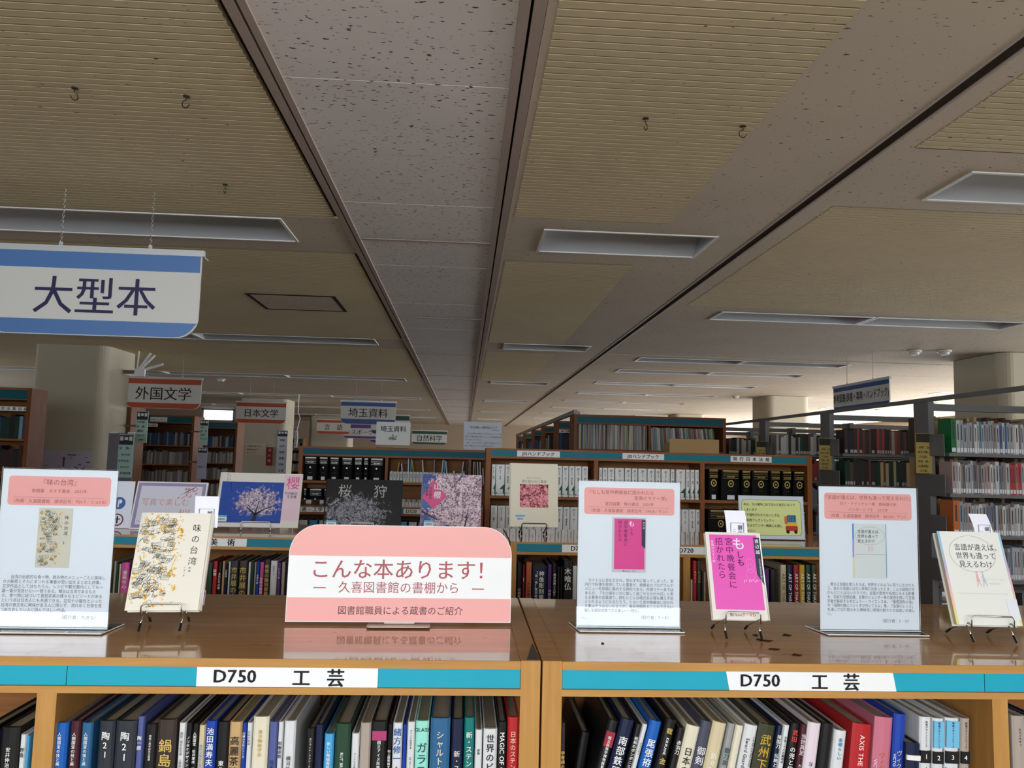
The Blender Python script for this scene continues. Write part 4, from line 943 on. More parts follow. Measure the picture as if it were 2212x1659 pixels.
def doodles(parent, x0, x1, z0, z1, y, seed, n, s=1.0):
    """ink and yellow line drawings printed on the Taiwan food book"""
    rnd = random.Random(seed); mk, my = MB(), MB(); th = .00028*s
    def seg(m, a, b, w=th):
        dx, dz = b[0]-a[0], b[1]-a[1]; l = math.hypot(dx, dz) or 1; nx, nz = -dz/l*w, dx/l*w
        m.face([(a[0]-nx, y, a[1]-nz), (b[0]-nx, y, b[1]-nz), (b[0]+nx, y, b[1]+nz), (a[0]+nx, y, a[1]+nz)])
    def clampf(p): return (min(max(p[0], x0), x1), min(max(p[1], z0), z1))
    def blob(m, pts): m.face([(p[0], y+.00002, p[1]) for p in pts])
    def ring(m, cx, cz, a, b, st=0, en=360, w=th):
        P = [clampf((cx+a*math.cos(R(q)), cz+b*math.sin(R(q)))) for q in range(st, en+1, 24)]
        for u, v in zip(P, P[1:]): seg(m, u, v, w)
    for i in range(n):
        cx, cz = rnd.uniform(x0+.006*s, x1-.008*s), rnd.uniform(z0+.006*s, z1-.006*s); k = rnd.random(); r = rnd.uniform(.004, .009)*s
        if k < .25:
            ring(mk, cx, cz, r, r*.45); ring(mk, cx, cz, r, r*.9, 180, 360)
            for j in range(4): seg(mk, clampf((cx-r+.5*r*j, cz-r*.2)), clampf((cx-r*.7+.45*r*j, cz-r*.6)), th*1.4)
        elif k < .55:
            a = rnd.uniform(-.4, .4); c, sn = math.cos(a), math.sin(a)
            Q = [clampf((cx+u*c-v*sn, cz+u*sn+v*c)) for u, v in ((-r, -r*.6), (r, -r*.6), (r, r*.6), (-r, r*.6))]
            for u, v in zip(Q, Q[1:]+Q[:1]): seg(mk, u, v)
            for j in range(3): seg(mk, clampf((cx-r*.8*c, cz-r*.3+j*r*.3)), clampf((cx+r*.8*c, cz-r*.3+j*r*.3)), th*.8)
        elif k < .75:
            ring(mk, cx, cz, r*.5, r*.5); seg(mk, clampf((cx, cz-r*.5)), clampf((cx+r*.3, cz-r*1.4))); seg(mk, clampf((cx-r*.6, cz-r)), clampf((cx+r*.7, cz-r*.8)), th*2.2)
        else:
            for j in range(6): seg(mk, clampf((cx-r+j*r*.35, cz-r*rnd.random())), clampf((cx-r+j*r*.35+r*.5, cz+r*rnd.random())), th*1.3)
    for i in range(int(n*1.5)):
        cx, cz = rnd.uniform(x0, x1+.008*s), rnd.uniform(z0, z1); r = rnd.uniform(.002, .007)*s
        for j in range(rnd.randint(1, 4)):
            a = rnd.uniform(-.6, .6) if rnd.random() < .5 else rnd.uniform(.8, 2.2)
            seg(my, (cx+rnd.uniform(-r, r), cz+rnd.uniform(-r, r)), (cx+r*math.cos(a), cz+r*math.sin(a)), th*rnd.choice((1.3, 2, 3.2)))
    mk.build('ink_drawing', mat((70, 76, 76), .6, .2, key='drawing_ink'), parent); my.build('yellow_drawing', mat((226, 178, 60), .6, .2, key='drawing_yellow'), parent)
def cover_taiwan(s):
    MB().box(-.037, .030, -.0014, -.001, .099, .2185).build('cover_picture', mat((206, 200, 186), .5, .3, key='printed_cover'), s)
    doodles(s, -.036, .005, .101, .217, -.0016, 4, 70, .62)
    tb = TB(); tb.column('味の台湾', .0185, .204, .0085, 0, -.0017, pitch=1.25); tb.column('焦桐', .016, .152, .003, 0, -.0017); tb.build(s, INK)
def cover_magenta(s):
    MB().box(-.038, .038, -.0014, -.001, .098, .2175).build('cover_picture', mat((200, 196, 200), .5, .3, key='printed_cover'), s)
    MB().box(-.033, .0345, -.0017, -.0014, .105, .2145).build('cover_panel', mat((206, 66, 140), .45, .3, key='printed_magenta'), s)
    MB().prism([(.028, .157), (.036, .150), (.0365, .2125), (.028, .2125)], -.0019, -.0017).build('navy_flash', mat((40, 48, 70), .5, .3, key='printed_navy'), s)
    tb = TB(); tb.column('しも', .006, .196, .0085, 0, -.0021); tb.column('宮中晩餐会に', -.008, .211, .0088, 0, -.0021, pitch=1.08); tb.column('招かれたら', -.0205, .211, .0088, 0, -.0021, pitch=1.08); tb.build(s, mat((70, 16, 60), .5, .3, key='printed_dark'))
    tb = TB(); tb.column('も', .005, .211, .014, 1, -.0021); tb.column('渡辺誠', .0325, .209, .0045, 0, -.0021, pitch=1.3); tb.build(s, PAPER)
    tb = TB(); tb.line('角川oneテーマ21', 0, .0995, .0038, 'c', 1, -.0016); tb.build(s, INK)
def ellipse_ring(m, cx, cz, a, b, y, w=.0003, k=40):
    for i in range(k):
        p, q = 2*math.pi*i/k, 2*math.pi*(i+1)/k
        m.face([(cx+a*math.cos(p), y, cz+b*math.sin(p)), (cx+a*math.cos(q), y, cz+b*math.sin(q)), (cx+(a-w)*math.cos(q), y, cz+(b-w)*math.sin(q)), (cx+(a-w)*math.cos(p), y, cz+(b-w)*math.sin(p))])
def walkers(parent, cx, cz, s, y):
    for off, c in ((-.5, (226, 178, 178)), (.45, (190, 196, 206))):
        m = MB(); x = cx+off*s
        def q(*p): m.face([(x+a*s, y, cz+b*s) for a, b in p])
        q(*[(.18*math.cos(R(a)), 1.75+.2*math.sin(R(a))) for a in range(0, 360, 45)])
        q((-.12, .8), (.16, .8), (.14, 1.5), (-.1, 1.5)); q((-.3, .35), (.34, .35), (.16, .85), (-.12, .85))
        q((-.35, -.55), (-.25, -.6), (.05, .4), (-.15, .4)); q((.3, -.5), (.42, -.45), (.2, .4), (.02, .4)); q((-.32, .75), (-.24, .75), (-.04, 1.4), (-.12, 1.4))
        m.build('walking_figure', mat(c, .6, .2, key='printed_figure'), parent)
def cover_language(s):
    MB().box(-.0375, .041, -.0014, -.001, .094, .2145).build('cover_picture', mat((212, 216, 214), .5, .3, key='printed_cover'), s)
    for a, b, c in ((.18, .2145, (80, 130, 190)), (.14, .18, (150, 140, 190)), (.094, .14, (210, 200, 160))): MB().box(-.0375, -.034, -.0016, -.0014, a-.0, b).build('rainbow_edge', mat(c, .5, .3, key='printed_rainbow'), s)
    MB().box(.0395, .041, -.0016, -.0014, .096, .214).build('rainbow_edge', mat((90, 130, 190), .5, .3, key='printed_rainbow'), s)
    m = MB(); ellipse_ring(m, .003, .188, .034, .020, -.0016); m.build('speech_bubble', BODYI, s)
    tb = TB()
    for i, l in enumerate(('言語が違えば、', '世界も違って', '見えるわけ')): tb.line(l, -.026, .194-.0105*i, .0085, 'l', 0, -.0017, sx=.95)
    tb.build(s, INK); walkers(s, .004, .156, .0075, -.0017)
    tb = TB(); tb.line('Through the Language Glass: Why the World Looks Different in Other Languages', .004, .146, .0019, 'c', 0, -.0017); tb.build(s, BODYI)
stand(-.757, 1.522, 'clear stand with printed sheet about the Taiwan food book', None,
      [('『味の台湾』', 0, .2665, .0125, 'c'), ('焦桐著　みすず書房　2021年', 0, .252, .0078, 'c'), ('（所蔵：久喜図書館　請求記号：924.7／ショ515）', .003, .233, .0078, 'c')],
      ['　　台湾の伝統的な食べ物、飲み物のメニューごとに美味し', 'さの秘密とそれにまつわる筆者の思い出をまとめた詩集。'[:26], '文学作品としてはもちろん、レシピや観光案内としても一', '篇一篇が見逃せない一冊である。舞台は台湾であるもの', 'の、食べ物に紐づいて喜怒哀楽の様々なエピソードがある', 'という点は日本人にも共感できる。豆花や小籠包といった', '台湾の食文化に興味がある人に限らず、流れゆく日常を見', 'つめなおしたい人に読んでほしい作品。'],
      '（紹介者：たきな）', cover_taiwan)
stand(.3385, 1.588, 'clear stand with printed sheet about the magenta palace-banquet book', None,
      [('『もしも宮中晩餐会に招かれたら', -.087, .2695, .0092, 'l'), ('至高のマナー学』', .083, .2585, .0092, 'r'), ('渡辺誠著　角川書店　2001年', 0, .2465, .0078, 'c'), ('（所蔵：久喜図書館　請求記号：596.8／モシ）', 0, .233, .0078, 'c')],
      ['　タイトルに目を引かれ、思わず手に取ってしまった。宮', '内庁で料理を提供していた著者が、晩餐会のプログラムや', 'メニューを詳細に案内する資料である。所謂マナー本では', 'あるが、「その場をいかに愉しく過ごせるかが大切」と考', 'える著者の言葉通り、読むとどんな格式ある場も構えず迎', 'えられるようになるだろう。とはいえ宮中晩餐会に招かれ', 'る事はそうはないだろうが、普段垣間見ることのできない', '催しを疑似体験できる楽しい一冊だ。'],
      '（紹介者：T・K）', cover_magenta)
stand(.838, 1.584, 'clear stand with printed sheet about the language book', None,
      [('『言語が違えば、世界も違って見えるわけ』', 0, .2695, .0096, 'c'), ('ガイ・ドイッチャー著　椋田直子訳', 0, .2575, .0076, 'c'), ('インターシフト　2012年', 0, .2455, .0078, 'c'), ('（所蔵　久喜図書館　請求記号　801.04／ゲン）', 0, .2325, .0078, 'c')],
      ['　異なる言語を使う人々は、世界をどのように見ているのだろ', 'う。自分の母語にはない表現に出会ったとき、こんな疑問が浮', 'かんだことはないだろうか。言語が思考や知覚に与える影響', 'を、色彩や空間認識、言葉のジェンダー等の実例を用いて言語', '学者が解説するポピュラー・サイエンス本。「葡萄酒色の海」', 'や「海側の頬にパンくずが付いてるよ」等、「言葉のレンズ」', 'を通して切り取られた興味深い表現の数々との出会いが楽し', 'い。'],
      '（紹介者：S・O）', cover_language)
# pink title sign
t = empty('title_sign', (-.121, 1.603, ZT), (R(-3), 0, R(1.8)), 'pink and white title sign with rounded top corners on a metal foot', 'sign')
w, h = .2235, .190
MB().prism(rrect(-w, w, .005, h+.005, .058, 'cd', k=10), 0, .003).build('board', WHITE, t)
e = .0012
arc = [p for p in rrect(-w+e, w-e, .006, h+.004, .057, 'cd', k=10) if p[1] > .142]
MB().prism([(-w+e, .1335), (w-e, .1335)]+arc, -.0004, 0).build('upper_band', PINKT, t)
MB().box(-w+e, w-e, -.0004, 0, .0062, .052).build('lower_band', PINKT, t)
tb = TB(); tb.line('こんな本あります！', .006, .0925, .0415, 'c', 2, -.0006, sx=1.0); tb.line('―　久喜図書館の書棚から　―', -.002, .0635, .0243, 'c', 0, -.0006); tb.build(t, mat((168, 86, 90), .5, .3, key='sign_rust'))
tb = TB(); tb.line('図書館職員による蔵書のご紹介', .002, .021, .0178, 'c', 0, -.0008); tb.build(t, mat((84, 44, 52), .5, .3, key='sign_brown'))
m = MB().prismz(rrect(-.062, .062, -.034, .03, .006, k=4), 0, .0016); m.box(-.03, .03, .0032, .0048, 0, .09)
o = m.build('metal_foot', mat((176, 164, 152), .35, .5, .2, key='painted_metal'), t); MB().box(-.03, .03, -.006, -.003, .0016, .0020).build('slot', BLACK, o)
t['label'] = 'pink and white title sign with rounded top corners on a metal foot'
# wire easel
def easel(x, y, z, rz, w, label, metal=CHROME, r=.0014, hook=.022, group='wire book easels', s=1.0):
    t = empty('wire_easel', (x, y, z), (0, 0, rz), label, 'easel', group); t.scale = (s,)*3
    m = MB()
    m.tube([(-w, -.002, .036), (-w, -.0095, .030), (-w, -.0105, .046), (-w+.005, -.0105, .051), (w-.005, -.0105, .051), (w, -.0105, .046), (w, -.0095, .030), (w, -.002, .036)], r, 7)
    m.build('front_hook', metal, t, smooth=True)
    for sx in (-w, w):
        m = MB().tube([(sx, -.002, .036), (sx, .018, .030), (sx, .026, .034), (sx*1.02, .062, .13)], r, 7); m.build('side_wire', metal, t, smooth=True)
        m = MB().tube([(sx, .010, .032), (sx, -.008, .012)], r, 7); l = m.build('front_leg', metal, t, smooth=True)
        MB().tube([(sx, -.006, .0145), (sx, -.0155, .003)], r*1.7, 7).build('rubber_tip', RUBBER, l)
        m = MB().tube([(sx, .020, .030), (sx-.004, .062, .010)], r, 7); l = m.build('rear_leg', metal, t, smooth=True)
        MB().tube([(sx-.0035, .060, .011), (sx-.0045, .072, .003)], r*1.7, 7).build('rubber_tip', RUBBER, l)
    return t
def display_book(x, y, z, rz, lean, w, h, th, label, cm, spine='l', pages=True):
    """cover faces the reader; its spine is on the given side"""
    t = empty('display_book', (x, y, z), label=label, cat='book')
    t.rotation_euler = (-lean, 0, rz); b = .0022
    MB().box(-w/2, w/2, 0, b, 0, h).build('front_cover', cm, t)
    MB().box(-w/2, w/2, th-b, th, 0, h).build('back_cover', cm, t)
    sx = -w/2 if spine == 'l' else w/2
    k = 6; out = [(sx+(1 if spine == 'r' else -1)*.0045*math.sin(R(180*i/k)), th*i/k) for i in range(k+1)]
    pts = out if spine == 'r' else out[::-1]
    inn = (sx-(1 if spine == 'r' else -1)*.0012)
    pts = pts+([(inn, th), (inn, 0)] if spine == 'r' else [(inn, 0), (inn, th)])
    MB().prismz(pts, 0, h).build('spine', cm, t, smooth=False)
    o = .0035
    MB().box(-w/2+(o if spine == 'r' else .002), w/2-(o if spine == 'l' else .002), b, th-b, o, h-o).build('page_block', mat((206, 196, 170), .8, .1, vary=.1, key='cream_pages'), t)
    return t
def slip(parent_xy, x, y, z, rz, lean, w, h, txt, label, bend=.03):
    """paper slip stuck in a book"""
    t = empty('paper_slip', (x, y, z), (-lean, 0, rz), label, 'slip', 'paper slips standing in the shown books')
    m = MB(); n = 8; P = []
    for i in range(n+1):
        q = i/n; P.append((-bend*(q-.0)**2*.4, bend*.9*q*q, h*q))
    for a, b2 in zip(P, P[1:]):
        m.face([(a[0]-w/2, a[1], a[2]), (a[0]+w/2, a[1], a[2]), (b2[0]+w/2, b2[1], b2[2]), (b2[0]-w/2, b2[1], b2[2])])
        m.face([(b2[0]-w/2, b2[1]+.0003, b2[2]), (b2[0]+w/2, b2[1]+.0003, b2[2]), (a[0]+w/2, a[1]+.0003, a[2]), (a[0]-w/2, a[1]+.0003, a[2])])
    m.build('sheet', mat((232, 234, 248), .5, .3, key='slip_paper'), t)
    zt = h*.6
    fr = MB().box(-w*.32, -w*.30, -.0006, 0, 0, zt).box(w*.30, w*.32, -.0006, 0, 0, zt).box(-w*.32, w*.32, -.0006+0, 0, zt-.0005, zt)
    fr.build('printed_frame', BODYI, t)
    tb = TB(); tb.column(txt, w*.14, zt-.004, w*.24, 1, -.0005); tb.column('この', -w*.14, zt-.012, w*.17, 0, -.0005); tb.build(t, INK)
    return t
# Taiwan food book
c1 = mat((230, 226, 214), .3, .5, coat=.6, key='cream_jacket')
TX, TY, TZ, TR, TLN = -.560, 1.532, 1.237, R(5), R(20)
tw = display_book(TX, TY, TZ, TR, TLN, .132, .188, .021, 'cream Taiwan food book with ink and yellow drawings on a wire easel', c1, 'r')
doodles(tw, -.064, .008, .006, .184, -.0003, 12, 105)
tb = TB(); tb.column('味の台湾', .042, .166, .0165, 0, -.0004, pitch=1.32); tb.column('焦桐', .039, .082, .0042, 0, -.0004, pitch=1.5); tb.column('川浩二訳', .030, .082, .0034, 0, -.0004, pitch=1.5); tb.build(tw, INK)
MB().box(.064, .0712, .001, .001, .012, .038)
o = MB().box(.0700, .0712, .0025, .019, .012, .04).build('call_label', PAPER, tw); MB().prism(rrect(.0712, .0714, .03, .036, .00005, k=1), .006, .012).build('pink_dot', mat((220, 70, 130), .5, .3, key='pink_dot'), tw)
easel(TX+.003, TY-.003, ZT, TR, .036, 'chrome wire easel under the Taiwan food book')
slip(None, at(450, 1080, 1.615).x, 1.607, 1.385, R(3), R(4), .046, .062, '展示', 'white paper slip standing in the Taiwan food book', .006)
# magenta book
MX, MY, MZ, MR, ML = .5475, 1.523, 1.235, R(-2), R(20)
c2 = mat((226, 222, 214), .35, .5, coat=.5, key='white_jacket')
mg = display_book(MX, MY, MZ, MR, ML, .110, .173, .013, 'magenta palace-banquet paperback on a wire easel', c2, 'r')
MB().box(-.0475, .0495, -.0004, 0, .019, .168).build('magenta_panel', mat((226, 84, 184), .35, .45, coat=.5, key='magenta_print'), mg)
MB().prism([(.042, .088), (.0545, .068), (.0548, .163), (.0425, .163)], -.0008, -.0004).build('navy_flash', mat((38, 46, 70), .4, .4, key='navy_print'), mg)
tb = TB(); tb.column('しも', .0118, .135, .0155, 1, -.0009, pitch=1.0); tb.column('宮中晩餐会に', -.0085, .162, .0163, 0, -.0009, pitch=1.06); tb.column('招かれたら', -.0285, .162, .0163, 0, -.0009, pitch=1.03); tb.build(mg, mat((84, 14, 74), .5, .3, key='plum_print'))
tb = TB(); tb.column('も', .0112, .163, .027, 1, -.0009); tb.column('渡辺誠', .0485, .160, .0088, 1, -.0009, pitch=1.25); tb.column('至高のマナー学', -.0425, .156, .0062, 0, -.0009); tb.column('元宮内庁東宮侍従が明かす', .050, .120, .0038, 0, -.0009, pitch=1); tb.build(mg, PAPER)
m = MB(); ellipse_ring(m, .030, .106, .0085, .0145, -.0009, .0003); ellipse_ring(m, .030, .104, .004, .006, -.0009, .0003); ellipse_ring(m, .030, .088, .0095, .011, -.0009, .0003)
for q in range(9): m.box(.014+q*.0036, .0155+q*.0036, -.0009, -.0008, .072+.002*(q % 3), .077+.0015*(q % 2))
m.build('white_line_drawing', mat((240, 190, 226), .5, .3, key='pale_line'), mg)
tb = TB(); tb.line('角川oneテーマ21', .004, .007, .0068, 'c', 1, -.0005); tb.build(mg, mat((150, 40, 60), .5, .3, key='red_print'))
easel(MX, MY-.003, ZT, MR, .034, 'chrome wire easel under the magenta paperback')
slip(None, at(1590, 1140, 1.59).x, 1.582, 1.380, R(-2), R(2), .043, .062, '展示', 'white paper slip standing in the magenta paperback', .008)
# language book
LX, LY, LZ, LR, LL = 1.046, 1.515, 1.232, R(-3), R(20)
c3 = mat((228, 230, 226), .3, .5, coat=.5, key='pale_jacket')
lg = display_book(LX, LY, LZ, LR, LL, .131, .188, .019, 'white language book with rainbow edges on a wire easel', c3, 'r')
m, nt, b, N, L = nodes('rainbow_print'); tc = N('ShaderNodeTexCoord'); sp = N('ShaderNodeSeparateXYZ'); mr = N('ShaderNodeMapRange'); mr.inputs[2].default_value = .188
cr = N('ShaderNodeValToRGB')
for p, c in ((.25, (236, 190, 166)), (.45, (226, 180, 196)), (.62, (180, 174, 206)), (.8, (160, 194, 220))):
    el = cr.color_ramp.elements.new(p); el.color = lin(c)+(1,)
cr.color_ramp.elements[0].color = lin((220, 222, 130))+(1,); cr.color_ramp.elements[-1].color = lin((140, 196, 226))+(1,)
L(tc.outputs['Object'], sp.inputs[0]); L(sp.outputs[2], mr.inputs[0]); L(mr.outputs[0], cr.inputs[0]); L(cr.outputs[0], b.inputs['Base Color']); b.inputs['Roughness'].default_value = .35
RB = m
MB().box(-.0655, -.0605, -.0004, 0, 0, .188).build('rainbow_edge', RB, lg); MB().box(.0615, .0655, -.0004, 0, 0, .188).build('rainbow_edge', RB, lg)
MB().box(-.0656, -.0652, .0, .002, 0, .188).box(-.0656, -.0652, .017, .019, 0, .188).build('rainbow_board_edge', RB, lg)
m = MB(); ellipse_ring(m, -.002, .142, .047, .0375, -.0005, .0004); m.build('speech_bubble', BODYI, lg)
tb = TB()
for i, (l, xx) in enumerate((('言語が違えば、', -.037), ('世界も違って', -.037), ('見えるわけ', -.034))): tb.line(l, xx, .150-.0175*i, .0148, 'l', 0, -.0005, sx=.93)
tb.build(lg, mat((50, 50, 54), .5, .3, key='title_ink')); walkers(lg, .004, .082, .0125, -.0005)
tb = TB(); tb.line('Through the Language Glass: Why the World Looks Different in Other Languages', 0, .061, .0028, 'c', 0, -.0005); tb.line('ガイ・ドイッチャー', .034, .088, .0045, 'c', 0, -.0005); tb.line('椋田直子訳', .030, .080, .0045, 'c', 0, -.0005); tb.build(lg, mat((200, 198, 206), .5, .3, key='pale_print'))
MB().box(.044, .0655, -.0008, -.0004, .012, .052).build('call_label', PAPER, lg)
easel(LX-.002, LY-.003, ZT, LR, .042, 'chrome wire easel under the white language book')
slip(None, at(2119, 1130, 1.59).x, 1.578, 1.390, R(-3), R(4), .038, .056, '展', 'white paper slip standing in the white language book', .014)
# ================================================================ DISPLAYS ON THE SECOND ROW
def blossom(name, sky, petals, shade, cx, cz, a, b, dens=.5, sc=160, rough=.35, white=0):
    m, nt, bs, N, L = nodes(name)
    tc = N('ShaderNodeTexCoord'); mp = N('ShaderNodeMapping'); mp.inputs['Location'].default_value = (-cx/a, 0, -cz/b); mp.inputs['Scale'].default_value = (1/a, 0, 1/b)
    ln = N('ShaderNodeVectorMath', operation='LENGTH'); n1 = N('ShaderNodeTexNoise'); n1.inputs['Scale'].default_value = sc*.16; n1.inputs['Detail'].default_value = 5; n1.inputs['Roughness'].default_value = .7
    n2 = N('ShaderNodeTexNoise'); n2.inputs['Scale'].default_value = sc; n2.inputs['Detail'].default_value = 7; n2.inputs['Roughness'].default_value = .7
    ad = N('ShaderNodeMath', operation='MULTIPLY_ADD'); ad.inputs[1].default_value = 1.9; 
    L(tc.outputs['Object'], mp.inputs[0]); L(mp.outputs[0], ln.inputs[0]); L(tc.outputs['Object'], n1.inputs['Vector']); L(tc.outputs['Object'], n2.inputs['Vector'])
    sb = N('ShaderNodeMath', operation='SUBTRACT'); sb.inputs[0].default_value = .45+dens; L(ln.outputs[1], sb.inputs[1])
    L(n1.outputs[0], ad.inputs[0]); L(sb.outputs[0], ad.inputs[2])
    r = N('ShaderNodeValToRGB'); r.color_ramp.elements[0].position = .86; r.color_ramp.elements[1].position = 1.0
    L(ad.outputs[0], r.inputs[0])
    vo = N('ShaderNodeTexVoronoi'); vo.inputs['Scale'].default_value = sc*.9; L(tc.outputs['Object'], vo.inputs['Vector'])
    n3 = N('ShaderNodeTexNoise'); n3.inputs['Scale'].default_value = sc*.12; n3.inputs['Detail'].default_value = 6; n3.inputs['Roughness'].default_value = .75; L(tc.outputs['Object'], n3.inputs['Vector'])
    rv = N('ShaderNodeSeparateColor'); L(vo.outputs['Color'], rv.inputs[0])
    md = N('ShaderNodeMath', operation='MULTIPLY_ADD'); md.inputs[1].default_value = 2.6; L(n3.outputs[0], md.inputs[0])
    m2 = N('ShaderNodeMath', operation='MULTIPLY_ADD'); m2.inputs[1].default_value = .8; m2.inputs[2].default_value = -1.2; L(rv.outputs[0], m2.inputs[0]); L(m2.outputs[0], md.inputs[2])
    r2 = N('ShaderNodeValToRGB'); r2.color_ramp.elements[0].position = .1; r2.color_ramp.elements[1].position = .85
    r2.color_ramp.elements[0].color = lin(shade)+(1,); r2.color_ramp.elements[1].color = lin(petals)+(1,)
    L(md.outputs[0], r2.inputs[0])
    mx = N('ShaderNodeMix', data_type='RGBA'); mx.inputs[6].default_value = lin(sky)+(1,); L(r.outputs[0], mx.inputs[0]); L(r2.outputs[0], mx.inputs[7]); L(mx.outputs[2], bs.inputs['Base Color'])
    bs.inputs['Roughness'].default_value = rough; bs.inputs['Specular IOR Level'].default_value = .15
    return m
def branches(parent, segs, y, col):
    m = MB()
    for (x0, z0, x1, z1, w0, w1) in segs:
        dx, dz = x1-x0, z1-z0; l = math.hypot(dx, dz); nx, nz = -dz/l, dx/l
        m.face([(x0-nx*w0, y, z0-nz*w0), (x1-nx*w1, y, z1-nz*w1), (x1+nx*w1, y, z1+nz*w1), (x0+nx*w0, y, z0+nz*w0)])
    return m.build('tree_picture', mat(col, .5, .3, key='printed_bark'), parent)
WHW = mat((226, 226, 222), .35, .5, key='white_wire')
def flat_book(xc, Y, z, w, h, th, lean, label, cm, spine='l', rz=0): return display_book(xc, Y, z, rz, R(lean), w, h, th, label, cm, spine)
def barcode(p, x, z, s=1.0):
    MB().box(x, x+.042*s, -.0007, -.0003, z, z+.026*s).build('barcode_label', PAPER, p)
    m = MB().box(x, x+.042*s, -.001, -.0007, z+.018*s, z+.026*s); m.build('label_band', mat((90, 180, 214), .4, .4, key='label_blue'), p)
    m = MB(); rnd = random.Random(3); q = x+.008*s
    while q < x+.034*s: m.box(q, q+.0008*s, -.001, -.0007, z+.005*s, z+.014*s); q += rnd.choice((.0014, .0022))*s
    m.build('bars', INK, p)
# board of house rules
t = empty('rules_board', (-1.49, 3.42, ZT), (R(-8), 0, 0), 'white board with blue and maroon round signs, half behind the Taiwan stand', 'board')
MB().box(-.085, .085, 0, .006, 0, .198).build('board', mat((214, 220, 236), .4, .4, key='pale_board'), t)
m = MB(); m.prism([(.03+.026*math.cos(R(a)), .105+.026*math.sin(R(a))) for a in range(0, 360, 20)], -.0006, 0); m.build('blue_disc', mat((28, 84, 160), .4, .4, key='sign_blue'), t)
m = MB().box(.024, .03, -.001, -.0006, .088, .12); m.prism([(.033+.009*math.cos(R(a)), .112+.009*math.sin(R(a))) for a in range(0, 360, 40)], -.001, -.0006); m.build('white_figure', PAPER, t)
m = MB(); ellipse_ring(m, -.028, .105, .026, .026, -.0008, .006); ellipse_ring(m, .03, .035, .026, .026, -.0008, .006); ellipse_ring(m, -.028, .035, .026, .026, -.0008, .006); m.build('maroon_ring', mat((110, 30, 60), .4, .4, key='sign_maroon'), t)
m = MB().box(.027, .033, -.0012, -.0008, .02, .05); m.box(.018, .042, -.0012, -.0008, .036, .040); m.build('black_figure', INK, t)
# framed title card
t = empty('framed_card', (-1.250, 3.395, ZT), (R(-18), 0, 0), 'violet framed card with cherry spray, behind the Taiwan food book', 'card')
MB().box(-.148, .148, 0, .010, 0, .207).build('frame', mat((222, 224, 230), .4, .4, key='white_frame'), t)
MB().box(-.142, .142, -.0006, 0, .006, .201).build('violet_border', mat((150, 140, 178), .5, .3, key='violet_print'), t)
MB().box(-.128, .128, -.001, -.0006, .020, .188).build('card_sheet', mat((208, 210, 226), .5, .3, key='card_paper'), t)
tb = TB(); tb.line('写真で楽しむ', -.118, .105, .034, 'l', 0, -.0014, sx=.98); tb.line('桜', .04, .045, .052, 'l', 0, -.0014); tb.build(t, mat((206, 150, 142), .5, .3, key='rose_print'))
m = MB(); rnd = random.Random(2)
for i in range(46):
    x, z = .03+.08*rnd.random(), .135+.045*rnd.random() if i < 30 else .02; r = .004
    if i >= 30: x, z, r = -.12+.012*(i-30)*.5, .03+.012*rnd.random(), .0025
    m.prism([(x+r*math.cos(R(a)), z+r*math.sin(R(a))) for a in range(0, 360, 72)], -.0013, -.001)
m.build('petals', mat((214, 150, 158), .5, .3, key='petal_print'), t)
branches(t, [(.1, .185, .055, .16, .0015, .001), (.08, .172, .04, .15, .001, .0006)], -.0014, (70, 90, 80))
# blue blossom book
b1 = flat_book(-.885, 3.44, 1.214, .352, .236, .012, 14, 'wide white album with a blue sky and weeping cherry photograph', mat((214, 210, 204), .35, .45, coat=.3, key='pale_album'))
MB().box(-.166, .100, -.0004, 0, .018, .196).build('cover_photo', blossom('weeping_cherry_print', (44, 76, 160), (212, 196, 206), (70, 70, 120), -.005, .11, .125, .075, .26, 300), b1)
MB().box(.100, .172, -.0003, 0, .03, .228).build('pink_tint', mat((218, 190, 202), .4, .4, key='pink_tint'), b1)
branches(b1, [(-.015, .019, -.01, .06, .010, .007), (-.01, .055, -.05, .085, .004, .0015), (-.01, .055, .03, .08, .005, .002), (.03, .08, .07, .095, .002, .001), (-.012, .05, .0, .11, .003, .001), (-.13, .195, -.12, .15, .0012, .0006)], -.0008, (26, 26, 44))
tb = TB(); tb.line('櫻', .108, .172, .060, 'l', 0, -.0008); tb.build(b1, mat((214, 70, 142), .5, .3, key='hot_pink_print'))
tb = TB(); tb.line('竹内敏信', .106, .143, .0145, 'l', 0, -.0008, sx=.95); tb.line('写真集', .116, .128, .0145, 'l', 0, -.0008); tb.column('花ごよみ', -.145, .232, .008, 0, -.0008); tb.column('さくら', -.135, .226, .008, 0, -.0008); tb.build(b1, INK)
barcode(b1, -.17, .022)
easel(-.885, 3.437, ZT-.014, 0, .062, 'white wire easel under the blue cherry album', WHW, .002, s=1.0)
# dark book
b2 = flat_book(-.437, 3.46, 1.216, .332, .214, .012, 12, 'wide near-black album with pale blossoms and brush title', mat((18, 17, 20), .5, .15, key='dark_album'))
MB().box(-.165, .165, -.0004, 0, .002, .212).build('cover_photo', blossom('night_cherry_print', (17, 16, 18), (150, 148, 158), (14, 13, 15), -.04, .06, .20, .13, .12, 300), b2)
tb = TB(); tb.line('桜', -.115, .140, .060, 'l', 0, -.0008); tb.line('狩', .040, .140, .060, 'l', 0, -.0008); tb.build(b2, mat((160, 160, 154), .5, .3, key='grey_print'))
barcode(b2, -.155, .006)
easel(-.437, 3.457, ZT-.012, 0, .052, 'white wire easel under the near-black album', WHW, .002)
